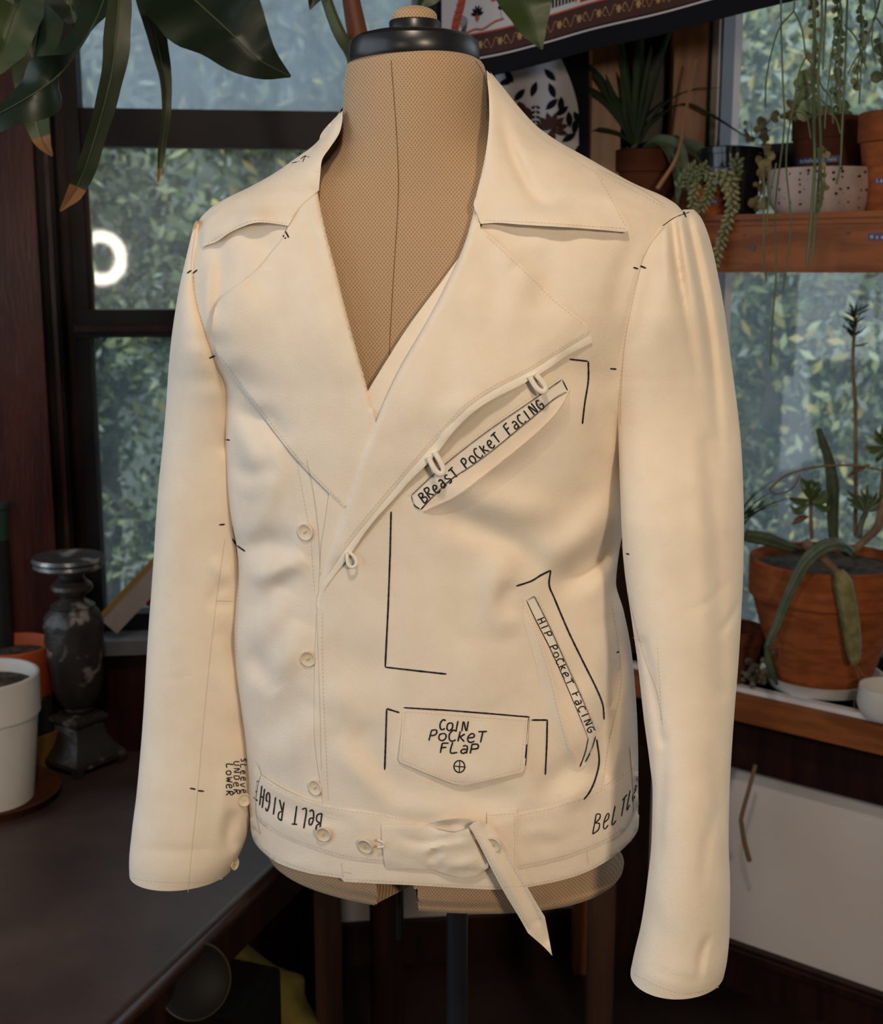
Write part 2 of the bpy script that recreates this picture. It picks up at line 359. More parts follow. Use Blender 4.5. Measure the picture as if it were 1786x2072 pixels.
#        py   xl   xr   bf    bb   n
BODY = [(140, 722, 985, .060, .085, 2.0), (180, 714, 1018, .066, .085, 2.0), (222, 688, 1052, .070, .088, 2.0), (260, 662, 1088, .074, .088, 2.0),
        (290, 636, 1130, .078, .09, 2.0), (318, 598, 1180, .082, .09, 2.1), (350, 552, 1236, .086, .09, 2.2), (376, 505, 1285, .090, .092, 2.2),
        (402, 452, 1345, .094, .095, 2.3), (420, 424, 1372, .098, .098, 2.3), (440, 405, 1385, .103, .1, 2.4), (480, 390, 1380, .112, .11, 2.5),
        (540, 378, 1370, .121, .115, 2.5), (620, 372, 1350, .130, .12, 2.5), (700, 388, 1325, .136, .12, 2.4), (780, 446, 1300, .139, .12, 2.35),
        (860, 453, 1282, .137, .12, 2.3), (960, 457, 1268, .132, .12, 2.3), (1050, 466, 1262, .128, .12, 2.3), (1110, 478, 1252, .126, .12, 2.25),
        (1170, 483, 1246, .126, .12, 2.2), (1230, 478, 1262, .127, .12, 2.2), (1300, 474, 1276, .128, .12, 2.2), (1370, 478, 1284, .130, .125, 2.2), (1450, 488, 1289, .133, .13, 2.2),
        (1530, 498, 1291, .136, .13, 2.2), (1600, 503, 1291, .138, .13, 2.2), (1650, 506, 1291, .139, .13, 2.2), (1715, 512, 1287, .140, .13, 2.2)]
def section(rows, py, scale=1.0, dbf=0.0):
    xs = [r[0] for r in rows]
    g = [smooth_interp(xs, [r[k] for r in rows], np.array([float(py)]))[0] for k in range(1, 6)]
    xl, xr, bf, bb, n = g; c = (xl + xr) / 2; hw = (xr - xl) / 2 * scale
    return c, hw, bf + dbf, bb + dbf, n
def shell(rows, pys, nt=260, scale=1.0, dbf=0.0, zofs=None):
    V = []
    t = np.linspace(0, 2 * math.pi, nt, endpoint=False)
    for i, py in enumerate(pys):
        c, hw, bf, bb, n = section(rows, py, scale, dbf)
        ct, st = np.cos(t), np.sin(t)
        C = np.sign(ct) * np.abs(ct) ** (2 / n); S = np.sign(st) * np.abs(st) ** (2 / n)
        px = c + hw * C
        z = zrow(py, YC) + (zofs[i] if zofs is not None else 0)
        Y = YC - (px - 895) * SHEAR - np.where(S > 0, bf, bb) * S
        x = (px - CX) / FPX * (Y * CT - (z - HC) * ST)
        V.append(np.stack([x, Y, np.full_like(x, z)], 1))
    return np.concatenate(V), t
def gridfaces(nr, nt): 
    return [(i * nt + (k + 1) % nt, i * nt + k, (i + 1) * nt + k, (i + 1) * nt + (k + 1) % nt) for i in range(nr - 1) for k in range(nt)]
def segdist(px, py, line):
    best = np.full(px.shape, 1e9); tt = np.zeros(px.shape); L = 0; tot = sum(math.dist(line[i][:2], line[i + 1][:2]) for i in range(len(line) - 1))
    for i in range(len(line) - 1):
        ax, ay = line[i][:2]; bx, by = line[i + 1][:2]; dx, dy = bx - ax, by - ay; l2 = dx * dx + dy * dy + 1e-9
        t = np.clip(((px - ax) * dx + (py - ay) * dy) / l2, 0, 1); d = np.hypot(px - ax - t * dx, py - ay - t * dy)
        m = d < best; best = np.where(m, d, best); tt = np.where(m, (L + t * math.sqrt(l2)) / tot, tt); L += math.sqrt(l2)
    return best, tt
def folds_disp(px, py, folds):
    D = np.zeros(px.shape)
    for f in folds:
        line, amp, wd = f[0], f[1], f[2]; tap = f[3] if len(f) > 3 else 'both'
        d, t = segdist(px, py, [tuple(v) for v in crom([Vector((a_b[0], a_b[1], 0)) for a_b in line], 5)])
        if tap == 'both': tp = np.sin(np.pi * np.clip(t, 0.0, 1.0)) ** .7
        elif tap == 'start': tp = np.clip(t * 2, 0, 1)          # fades in, full at end
        elif tap == 'end': tp = np.clip((1 - t) * 1.4, 0, 1)     # full at start, fades out
        else: tp = 1.0
        D += amp * 1e-3 * np.exp(-(d / wd) ** 2) * tp
    return D
def vnoise(px, py, sc, seed):
    r = np.random.RandomState(seed); D = np.zeros(px.shape)
    for k in range(6):
        a = r.rand() * 6.28; f = sc * (0.6 + r.rand()); D += np.sin((px * math.cos(a) + py * math.sin(a)) * f + r.rand() * 6.28)
    return D / 6
def push(V, D):
    d = V - np.array([0, 0, HC]); return V - d / d[:, 1:2] * D[:, None]
def inpoly(x, y, poly):
    x = np.asarray(x, float); y = np.asarray(y, float); r = np.zeros(x.shape, bool); n = len(poly)
    for i in range(n):
        x0, y0 = poly[i][:2]; x1, y1 = poly[(i + 1) % n][:2]
        if y0 == y1: continue
        c = ((y0 > y) != (y1 > y)) & (x < (x1 - x0) * (y - y0) / (y1 - y0) + x0); r ^= c
    return r
SURF = []
def bvh_of(V, F): return BVHTree.FromPolygons([tuple(v) for v in V], [tuple(f) for f in F])
def hit(px, py, surf=None):
    d = ray(px, py); dn = d.normalized(); L = d.length; best = None
    for b in (surf if surf is not None else SURF):
        r = b.ray_cast(CAM, dn)
        if r[0] is not None and (best is None or r[3] < best): best = r[3]
    return None if best is None else best / L
def hit_near(px, py, cx, cy, surf=None):
    t = hit(px, py, surf); k = 0
    D = math.hypot(cx - px, cy - py) + 1e-6
    while t is None and k < 60:
        k += 1; q = k * 5 / D
        if q > 1: break
        t = hit(px + (cx - px) * q, py + (cy - py) * q, surf)
    return t if t is not None else 1.3
def idw(ctrl):
    C = np.array([c[:2] for c in ctrl], float); v = np.array([c[2] for c in ctrl], float)
    def f(x, y):
        d = ((C[:, 0] - x) ** 2 + (C[:, 1] - y) ** 2); w_ = 1 / (d + 60) ** 1.3
        return float((w_ * v).sum() / w_.sum()) * 1e-3
    return f
def outline(poly, step):
    """points with a third element are sharp corners; spans between corners are splined"""
    P = list(poly); cor = [i for i, p in enumerate(P) if len(p) > 2]; out = []
    if not cor:
        dense = crom([Vector((p[0], p[1], 0)) for p in P], 12, closed=True); spans = [dense + [dense[0]]]
    else:
        spans = []
        for a, i in enumerate(cor):
            j = cor[(a + 1) % len(cor)]; seg = [P[i]]; k = i
            while True:
                k = (k + 1) % len(P); seg.append(P[k])
                if k == j: break
            spans.append(crom([Vector((p[0], p[1], 0)) for p in seg], 12))
    for sp in spans:
        acc = [0]; 
        for i in range(len(sp) - 1): acc.append(acc[-1] + (sp[i + 1] - sp[i]).length)
        n = max(1, int(round(acc[-1] / step)))
        for k in range(n):
            s_ = acc[-1] * k / n; i = int(np.searchsorted(acc, s_, side='right') - 1); i = min(i, len(sp) - 2)
            t = (s_ - acc[i]) / max(1e-9, acc[i + 1] - acc[i]); p = sp[i].lerp(sp[i + 1], t); out.append((p.x, p.y))
    return out
def drape(name, poly, off=1.0, mt='calico', parent=None, step=9, th=1.2, surf=None, roll=None, folds=None, depth=None, reg=True, holes=None, cell=None, **kw):
    B = outline(poly, step); n = len(B); xs = [b[0] for b in B]; ys = [b[1] for b in B]; cell = cell or step
    gx, gy = np.meshgrid(np.arange(min(xs), max(xs), cell), np.arange(min(ys), max(ys), cell)); gx = gx + (np.arange(gx.shape[0]) % 2)[:, None] * cell / 2
    gx, gy = gx.ravel(), gy.ravel(); keep = inpoly(gx, gy, B); gx, gy = gx[keep], gy[keep]
    if len(gx):
        d, _ = segdist(gx, gy, B + [B[0]]); keep = d > .55 * cell; gx, gy = gx[keep], gy[keep]
    pts = [Vector(b) for b in B] + [Vector((a, b)) for a, b in zip(gx, gy)]
    r = delaunay_2d_cdt(pts, [(i, (i + 1) % n) for i in range(n)], [], 1, 1e-4)
    P2, F2 = [tuple(v) for v in r[0]], [tuple(f) for f in r[2]]
    # keep triangles that lie inside
    cc = np.array([[sum(P2[i][0] for i in f) / 3, sum(P2[i][1] for i in f) / 3] for f in F2]); ins = inpoly(cc[:, 0], cc[:, 1], B)
    if holes is not None: ins &= ~inpoly(cc[:, 0], cc[:, 1], holes)
    F2 = [f for f, k in zip(F2, ins) if k]
    mx, my = sum(xs) / n, sum(ys) / n
    of = off if callable(off) else (idw(off) if isinstance(off, (list, tuple)) else (lambda x, y: off * 1e-3))
    A = np.array(P2); O = np.array([of(x, y) for x, y in P2])
    if roll:
        for (line, rad, drop) in roll:
            d, _ = segdist(A[:, 0], A[:, 1], [tuple(v) for v in crom([Vector((a_b[0], a_b[1], 0)) for a_b in line], 5)])
            q = np.clip(1 - d / rad, 0, 1); O = O - drop * 1e-3 * (1 - np.sqrt(np.clip(1 - q * q, 0, 1)))
    if folds: O = O + folds_disp(A[:, 0], A[:, 1], folds)
    V = []; Dn = []
    for (x, y), o in zip(P2, O):
        dr = ray(x, y)
        if depth is not None: t = (depth(x, y)) / dr.y
        else: t = hit_near(x, y, mx, my, surf)
        V.append(CAM + dr * (t - o)); Dn.append(dr)
    N = len(V); V2 = V + [v + d * (th * 1e-3) for v, d in zip(V, Dn)]
    ec = {}
    for f in F2:
        for i in range(len(f)):
            a, b = f[i], f[(i + 1) % len(f)]; ec.setdefault((min(a, b), max(a, b)), []).append((a, b))
    # orient front faces towards camera
    F = []
    for f in F2:
        a, b, c = (V[i] for i in f); nrm = (b - a).cross(c - a)
        F.append(f if nrm.dot(CAM - a) > 0 else f[::-1])
    sgn = {}
    for f in F:
        for i in range(3): sgn[(f[i], f[(i + 1) % 3])] = 1
    G = list(F) + [tuple(i + N for i in f[::-1]) for f in F]
    for k, e in ec.items():
        if len(e) == 1:
            a, b = k
            if (a, b) not in sgn: a, b = b, a
            G.append((b, a, a + N, b + N))
    o = meshobj(name, V2, G, mt, parent, True, None, 40)
    if kw: props(o, **kw)
    if reg: SURF.append(bvh_of(V, F))
    return o
def resample(pts, step, spline=True):
    sp = crom([Vector((p[0], p[1], 0)) for p in pts], 8) if spline and len(pts) > 2 else [Vector((p[0], p[1], 0)) for p in pts]
    acc = [0]
    for i in range(len(sp) - 1): acc.append(acc[-1] + (sp[i + 1] - sp[i]).length)
    n = max(1, int(math.ceil(acc[-1] / step))); out = []
    for k in range(n + 1):
        s_ = acc[-1] * k / n; i = min(int(np.searchsorted(acc, s_, side='right') - 1), len(sp) - 2)
        t = (s_ - acc[i]) / max(1e-9, acc[i + 1] - acc[i]); p = sp[i].lerp(sp[i + 1], t); out.append((p.x, p.y))
    return out
def ribbon(mb_, pts, wpx, off=.35, surf=None, step=4, spline=True, taper=True, jag=0.0):
    """flat stroke (ink, thread) lying on whatever cloth is on top"""
    P = resample(pts, step, spline) if step else pts; V = []; last = None
    for i, (x, y) in enumerate(P):
        a = P[max(0, i - 1)]; b = P[min(len(P) - 1, i + 1)]; dx, dy = b[0] - a[0], b[1] - a[1]; l = math.hypot(dx, dy) + 1e-9; nx, ny = -dy / l, dx / l
        wv = wpx * 1.15 / 2 * (1 + (rnd.uniform(-jag, jag) if jag else 0))
        if taper and (i == 0 or i == len(P) - 1): wv *= .6
        t = hit(x, y, surf)
        if t is None: t = last
        if t is None: t = hit_near(x, y, 880, y, surf)
        last = t
        for s_ in (-1, 1):
            xx, yy = x + nx * wv * s_, y + ny * wv * s_; tt = hit(xx, yy, surf)
            if tt is None or abs(tt - t) > .004: tt = t
            V.append(CAM + ray(xx, yy) * (tt - off * 1e-3))
    mb_.add(V, [(2 * i, 2 * i + 1, 2 * i + 3, 2 * i + 2) for i in range(len(P) - 1)])
def stitches(mb_, pts, wpx=1.5, ln=5.5, gap=3.0, off=.3, surf=None, spline=True):
    P = resample(pts, 1.0, spline); i = 0
    while i < len(P) - 2:
        j = min(len(P) - 1, int(i + ln)); ribbon(mb_, [P[i], P[(i + j) // 2], P[j]], wpx, off, surf, None, False); i += int(ln + gap)
# ================================================================== DRESS FORM
FORM = thing('dress_form', (0, 1.39, 0), 'beige padded dress form with black neck cap on a dark pole stand, wearing the jacket', 'dress form')
FROWS = [(121, 716, 962, .066, .066, 2.0), (126, 704, 972, .071, .071, 2.0), (140, 699, 981, .074, .075, 2.0), (180, 695, 987, .075, .078, 2.0), (240, 692, 989, .076, .080, 2.0),
         (290, 684, 1000, .0765, .08, 2.0), (320, 664, 1030, .077, .082, 2.0), (350, 630, 1090, .078, .084, 2.1), (376, 560, 1180, .0795, .086, 2.2)]
for r_ in BODY:
    if r_[0] >= 402: FROWS.append((r_[0], r_[1] + (r_[2] - r_[1]) * .035, r_[2] - (r_[2] - r_[1]) * .06, r_[3] - .012, r_[4] - .01, r_[5]))
FROWS += [(1728, 538, 1262, .121, .115, 2.2)]
pys = list(np.arange(121, 1716, 7.0)) + [1722, 1728, 1735, 1741, 1746, 1749]
def frow(py):
    if py <= 1728: return section(FROWS, py)
    q = (py - 1728) / 21.0; k = math.sqrt(max(0, 1 - q * q)) * .07 + .93
    c, hw, bf, bb, n = section(FROWS, 1728); return c, hw * k, bf * k, bb * k, n
_sec = section
nt = 300; t_ = np.linspace(0, 2 * math.pi, nt, endpoint=False); V = []
for py in pys:
    c, hw, bf, bb, n = frow(py); ct, st = np.cos(t_), np.sin(t_)
    C = np.sign(ct) * np.abs(ct) ** (2 / n); S = np.sign(st) * np.abs(st) ** (2 / n); px = c + hw * C; z = zrow(py, YC)
    Y = YC - (px - 895) * SHEAR - np.where(S > 0, bf, bb) * S
    V.append(np.stack([(px - CX) / FPX * (Y * CT - (z - HC) * ST), Y, np.full_like(px, z)], 1))
V = np.concatenate(V); NRW = len(pys)
F = gridfaces(NRW, nt)
ppx, ppy = proj(V)
SLOT = [(790, 742), (797, 752), (800, 775), (804, 900), (815, 1300), (838, 1780), (842, 1812), (856, 1900), (748, 1900), (765, 1800), (762, 1760), (776, 1300), (779, 900), (778, 770), (783, 750)]
fa = np.array(F); cxm = ppx[fa].mean(1); cym = ppy[fa].mean(1); ym = V[fa][:, :, 1].mean(1)
cut = (inpoly(cxm, cym, SLOT) & (ym < YC)) | ((ym >= YC) & (cxm > 762) & (cxm < 842) & (cym > 1500))
# move grid columns next to the slot edges onto them for a clean lip
F1 = [f for f, c_ in zip(F, cut) if not c_]
b0 = len(V); bot = [(NRW - 1) * nt + k for k in range(nt)]
V = np.concatenate([V, np.array([[V[bot][:, 0].mean(), V[bot][:, 1].mean(), V[bot][:, 2].mean() - .004]])])
for k in range(nt):
    a_, b_ = bot[k], bot[(k + 1) % nt]
    mx_ = ppx[a_]
    if not (760 < mx_ < 842): F1.append((b_, a_, b0)[::-1])
meshobj('torso', V, F1, 'jersey', FORM)
SURF.append(bvh_of(V, F1)); FORM_B = SURF[0]
# lips of the gap between the halves (padding thickness)
mbx = MB()
for line in ([(790, 742), (797, 752), (800, 775), (804, 860)], [(790, 742), (783, 750), (778, 770), (779, 860)]):
    P = [CAM + ray(x, y) * (hit_near(x + (8 if x > 789 else -8), y, 1000 if x > 789 else 500, y, [FORM_B]) + .0015) for x, y in resample(line, 4)]
    mbx = MB(); mbx.tube(P, .0028, 8); mbx.build('padded_edge', 'jersey', FORM)
for sgn_, line in ((1, [(836, 1690), (838, 1776), (841, 1800), (843, 1822)]), (-1, [(768, 1690), (766, 1760), (764, 1784), (760, 1802)])):
    P = [CAM + ray(x, y) * (hit_near(x + 10 * sgn_, y, 840 + 200 * sgn_, y - 6, [FORM_B]) + .002) for x, y in resample(line, 8)]
    Q = [p + Vector((.004 * sgn_, .20, 0)) for p in P]
    mbx = MB(); mbx.add(P + Q, [(k, k + 1, len(P) + k + 1, len(P) + k) for k in range(len(P) - 1)]); mbx.build('gap_wall', mat('beige_form_edge', (.30, .19, .11), .95, spec=.1), FORM)
m = MB(); z0 = zrow(1700, YC); m.lathe([(.05, 0), (.055, .02), (.055, .33), (.03, .38)], (at(800, 900, YC).x + .02, YC - .02, .98), 24); m.build('inner_core', 'black', FORM)
m = MB()
a_ = at(787, 797, YC - .128)
m.box(a_, (.0075, .003, .017)); m.m = 1
for k in range(3): m.box(a_ + Vector((.001, -.0022, .005 - k * .004)), (.004, .001, .0012))
m.build('size_tag', [mat('white_paper_tag', (.7, .7, .68), .7), 'ink'], FORM, smooth=False, label='small white tag in the chest slot')
# neck cap, knob
m = MB(); zc = zrow(121, YC) - .002; cxn = at(838, 110, YC).x
m.lathe([(.0655, 0), (.0672, .003), (.0670, .014), (.0655, .0195), (.060, .0235), (.050, .0262), (.030, .0272), (.001, .0275)], (cxn, YC, zc), 64)
m.build('neck_cap', 'black_plastic', FORM, label='glossy black neck cap')
m = MB(); m.lathe([(.0265, 0), (.0265, .0125), (.0255, .0140), (.001, .0142)], (cxn + .0005, YC, zc + .0255), 48); m.build('cap_collar', 'black_plastic', FORM)
m = MB(); m.lathe([(.0232, 0)] + [(.0232 * math.cos(a), .005 + .0105 * math.sin(a)) for a in np.linspace(0, 1.55, 9)], (cxn + .0003, YC, zc + .039), 40); m.build('cap_knob', 'jersey', FORM)
# seams on the form
m = MB()
m.tube([CAM + ray(x, y) * ((hit(x, y, [FORM_B]) or 1.3) - .0001) for x, y in resample([(791, 122), (793, 150), (797, 200), (802, 270), (805, 330), (806, 380), (803, 450), (797, 540), (791, 640), (788, 700), (788, 742)], 6)], .00045, 6)
m.tube([CAM + ray(x, y) * (hit_near(x, y, 840, y, [FORM_B]) - .0001) for x, y in resample([(962, 124), (974, 142), (981, 165), (984, 200), (984, 240)], 6)], .0005, 6)
m.build('centre_seam', mat('dark_seam_thread', (.16, .09, .04), .9), FORM)
# stand
m = MB(); xp = at(925, 1900, 1.39).x; m.lathe([(.0125, 0), (.0125, .9)], (xp, 1.39, .10), 24); m.build('pole', 'black_plastic', FORM)
m = MB(); m.tube([Vector((at(806, 1800, 1.45).x, 1.45, .95)), Vector((at(806, 1800, 1.45).x, 1.45, .74))], .0028, 8); m.build('hanging_rod', 'black', FORM)
M['castor'] = mat('blue_grey_castor', (.035, .055, .075), .35)
for k in range(3):
    a = math.radians((-118, 2, 122)[k]); e = Vector((xp + .20 * math.cos(a), 1.39 + .20 * math.sin(a), .05))
    m = MB(); m.tube(S3([(xp, 1.39, .13), ((xp + e.x) / 2, (1.39 + e.y) / 2, .10), tuple(e)]), .011, 10); m.build('leg', 'black_plastic', FORM)
    m = MB(); m.lathe([(.001, -.011), (.020, -.011), (.024, -.007), (.024, .007), (.020, .011), (.001, .011)], (e.x, e.y, .025), 24, axis=(math.sin(a), math.cos(a), 0)); m.build('castor', 'castor', FORM)
# ================================================================== JACKET
JK = thing('jacket', (0, 1.39, .9), 'cream calico toile of a moto jacket with black pen markings, hanging on the dress form', 'jacket')
BF = [ # folds of the body: polyline, height mm (+ towards viewer), width px
    ([(868, 1030), (950, 1062), (1030, 1100), (1100, 1150)], -5.5, 30), ([(900, 985), (985, 1010), (1060, 1030), (1130, 1030)], 4.5, 34),
    ([(1262, 1060), (1215, 1125), (1160, 1170), (1110, 1190)], -9, 26), ([(1262, 960), (1220, 1040), (1160, 1100), (1090, 1130)], 6, 32),
    ([(1262, 1130), (1235, 1165), (1225, 1200), (1240, 1250)], 8, 34), ([(1225, 1130), (1180, 1150), (1150, 1172)], -5, 16, 'end'),
    ([(1040, 1110), (1010, 1160), (1010, 1230), (1030, 1290)], 5, 34), ([(1040, 1180), (1020, 1215), (1035, 1250)], -4, 18),
    ([(960, 1300), (970, 1380), (1000, 1430)], 2, 60), ([(1270, 1280), (1240, 1380), (1225, 1480), (1215, 1560)], -7, 22, 'none'),
    ([(1290, 1330), (1265, 1420), (1262, 1500), (1240, 1580)], 4, 16), ([(1180, 1380), (1172, 1480), (1180, 1560)], 4, 30),
    ([(1090, 1620), (1130, 1570), (1190, 1520)], -3.5, 22), ([(1130, 1630), (1180, 1600), (1215, 1560)], 3.5, 18),
    ([(1125, 730), (1180, 760), (1235, 800)], -4, 36), ([(1140, 800), (1175, 900), (1170, 1000)], 3, 50), ([(1240, 640), (1235, 760), (1215, 900)], -3, 34),
    ([(940, 590), (1000, 640)], 1, 40),
    # left front
    ([(455, 800), (500, 840), (545, 850), (575, 900)], -5, 20), ([(455, 860), (500, 905), (520, 960), (500, 1010)], 5.5, 26), ([(460, 935), (510, 960), (560, 940)], -4, 20),
    ([(545, 880), (555, 960), (530, 1040), (490, 1100)], 4, 26), ([(480, 1120), (530, 1100), (600, 1105)], -6.5, 26), ([(478, 1160), (530, 1165), (590, 1140), (610, 1120)], 6, 22),
    ([(480, 1215), (520, 1230), (560, 1200), (590, 1150)], -4, 24), ([(500, 1300), (540, 1260), (570, 1190)], 4.5, 30), ([(478, 1330), (520, 1345), (560, 1400)], -6, 26), ([(482, 1390), (530, 1385), (580, 1330), (610, 1260)], 5, 30),
    ([(500, 1480), (560, 1470), (620, 1400)], -2.5, 34), ([(520, 1540), (580, 1520), (640, 1440)], 2.5, 34),
    ([(660, 1290), (720, 1340), (800, 1360)], -2.5, 50), ([(670, 1420), (730, 1480), (780, 1570), (850, 1610)], -3, 30), ([(670, 1500), (720, 1560), (790, 1620)], 3, 26),
    ([(665, 1380), (700, 1440), (740, 1480)], 2.5, 30), ([(870, 1580), (960, 1612), (1060, 1610)], -2.5, 24), ([(760, 1625), (860, 1640), (960, 1640)], 2, 22),
    # chest near sleeves and shoulders
    ([(440, 500), (448, 560), (438, 640), (446, 720)], -3, 18, 'none'), ([(425, 520), (418, 600), (428, 680)], 4, 18),
    ([(500, 470), (540, 500), (530, 540)], -3, 26), ([(1080, 500), (1100, 560), (1090, 640)], -3, 28), ([(1000, 500), (1040, 540)], 2, 30),
    ([(1180, 380), (1260, 415), (1320, 440)], 2, 14), ([(1290, 470), (1255, 560), (1240, 660)], -2.5, 20), ([(640, 500), (655, 640), (700, 780)], 2, 60)]
pys = np.concatenate([np.arange(140, 440, 5.0), np.arange(440, 1716, 7.0)])
BF = [(f[0], f[1] * 2.0) + tuple(f[2:]) for f in BF]
V, tt_ = shell(BODY, pys, 380)
front = np.tile(np.sin(tt_) > -.05, len(pys))
x_, y_ = proj(V)
D = folds_disp(x_, y_, BF) + .0008 * vnoise(x_, y_, .02, 3) * (y_ > 450)
D = np.where(front, D, 0) * np.clip((y_ - 330) / 120, 0, 1)
edge = np.clip(np.abs(np.tile(np.sin(tt_), len(pys))) * 2.2, 0, 1); V = push(V, D * edge)
x_, y_ = proj(V); F = gridfaces(len(pys), 380); fa = np.array(F)
cx_, cy_ = x_[fa].mean(1), y_[fa].mean(1); ym = V[fa][:, :, 1].mean(1)
VCUT = [(690, 60), (992, 60), (994, 200), (992, 300), (985, 400), (965, 480), (905, 620), (812, 800), (765, 900), (712, 800), (672, 670), (636, 520), (618, 440), (560, 432), (500, 440), (450, 452), (440, 446), (470, 424), (507, 404), (560, 376), (596, 356), (640, 324), (668, 286), (684, 240), (690, 215)]
HEM = [(400, 1660), (508, 1680), (520, 1703), (560, 1736), (620, 1757), (690, 1768), (850, 1782), (930, 1788), (1010, 1791), (1080, 1784), (1170, 1762), (1240, 1726), (1285, 1680), (1400, 1640), (1400, 2100), (400, 2100)]
cut = (inpoly(cx_, cy_, VCUT) | inpoly(cx_, cy_, HEM)) & (ym < YC + .01)
Fb = [f for f, c_ in zip(F, cut) if not c_]
meshobj('body_shell', V, Fb, 'calico', JK)
BODY_B = bvh_of(V, Fb); FULL_B = bvh_of(V, F)
SURF.append(BODY_B)
def base(): return [FULL_B]
# button first where the placket overlaps it
def hitN(px, py, r=10):
    c = CAM + ray(px, py) * hit_near(px, py, 880, py)
    a = CAM + ray(px + r, py) * hit_near(px + r, py, 880, py) - (CAM + ray(px - r, py) * hit_near(px - r, py, 880, py))
    b = CAM + ray(px, py - r) * hit_near(px, py - r, 880, py) - (CAM + ray(px, py + r) * hit_near(px, py + r, 880, py))
    return c, a.cross(b).normalized()
def button(px, py, r=18, tilt=(0, 0, 0), lift=.0006, ang=0.3, name='button', label=None, pos=None, nrm=None):
    c, n = hitN(px, py) if pos is None else (pos, nrm)
    n = (n if n.dot(CAM - c) > 0 else -n); n = (n + Vector(tilt)).normalized(); R = r / FPX * c.y * .98
    m = MB(); h = .0021
    m.lathe([(R * .97, 0), (R, h * .4), (R * .985, h * .85), (R * .93, h), (R * .84, h * .95), (R * .78, h * .62), (R * .30, h * .50), (R * .1, h * .48), (.00002, h * .48)], c + n * lift, 40, axis=n)
    o = m.build(name, 'button', JK, sharp=60)
    if label: o['label'] = label
    q = Vector((0, 0, 1)).rotation_difference(n); u = q @ Vector((math.cos(ang), math.sin(ang), 0)); th = MB()
    th.m = 1
    for s_ in (-1, 1): th.lathe([(R * .085, 0), (R * .085, .0003)], c + n * (lift + h * .5) + u * (R * .2 * s_), 10, axis=n)
    th.m = 0
    th.tube([c + u * (R * .2 * k) + n * (lift + h * (.62 + .35 * (1 - k * k))) for k in (-1, -.5, 0, .5, 1)], R * .055, 6)
    th.build('button_thread', ['stitch', 'seam'], o)
    return o
button(619, 1076, 19, ang=.15); button(624, 1332, 18, ang=.3); button(639, 1593, 18, ang=.2)
# right front panel (overlaps the left); fades into the body under the sleeve
FP = [(600, 1010, 3), (690, 900), (800, 700), (900, 560), (980, 450, 3), (1100, 470), (1230, 470), (1285, 545, 3), (1262, 640), (1248, 760, 3), (1247, 900), (1250, 1050), (1238, 1130), (1236, 1210, 3), (1250, 1290), (1256, 1385), (1232, 1500), (1216, 1640, 3),
      (1120, 1672), (1000, 1690), (800, 1685), (655, 1650, 3), (650, 1600), (637, 1500), (636, 1400), (637, 1330), (640, 1260), (644, 1210, 3)]
FP[0] = (650, 1100, 3)
def offp(x, y):
    e = min(1.0, max(0.0, (1250 - x) / 60)); return (0.5 + 2.2 * e) * 1e-3 * min(1.0, max(.25, (y - 440) / 150))
drape('front_panel', FP, offp, 'calico', JK, step=11, th=1.0, surf=base(), roll=[([(644, 1210), (637, 1330), (636, 1450), (650, 1600), (655, 1650)], 5, 1.0)])
# hem band
HB = [(506, 1655, 3), (509, 1688), (522, 1714), (560, 1745), (620, 1766), (690, 1777, 3), (696, 1784, 3), (760, 1788), (850, 1792), (930, 1797), (1010, 1800), (1080, 1793), (1170, 1771), (1240, 1734), (1286, 1688), (1293, 1650, 3),
      (1270, 1630), (1200, 1690), (1050, 1735), (900, 1740), (760, 1720), (640, 1710), (560, 1670), (530, 1640, 3)]
drape('hem_band', HB, 2.0, 'calico', JK, step=8, surf=base(), roll=[(HB[:6], 5, 1.2), (HB[6:16], 5, 1.2)], folds=[([(700, 1790), (720, 1760)], -1.2, 8), ([(1000, 1795), (1010, 1760)], 1.2, 14), ([(1190, 1765), (1187, 1730)], -1, 8), ([(560, 1740), (600, 1750), (640, 1745)], 1.5, 12)])
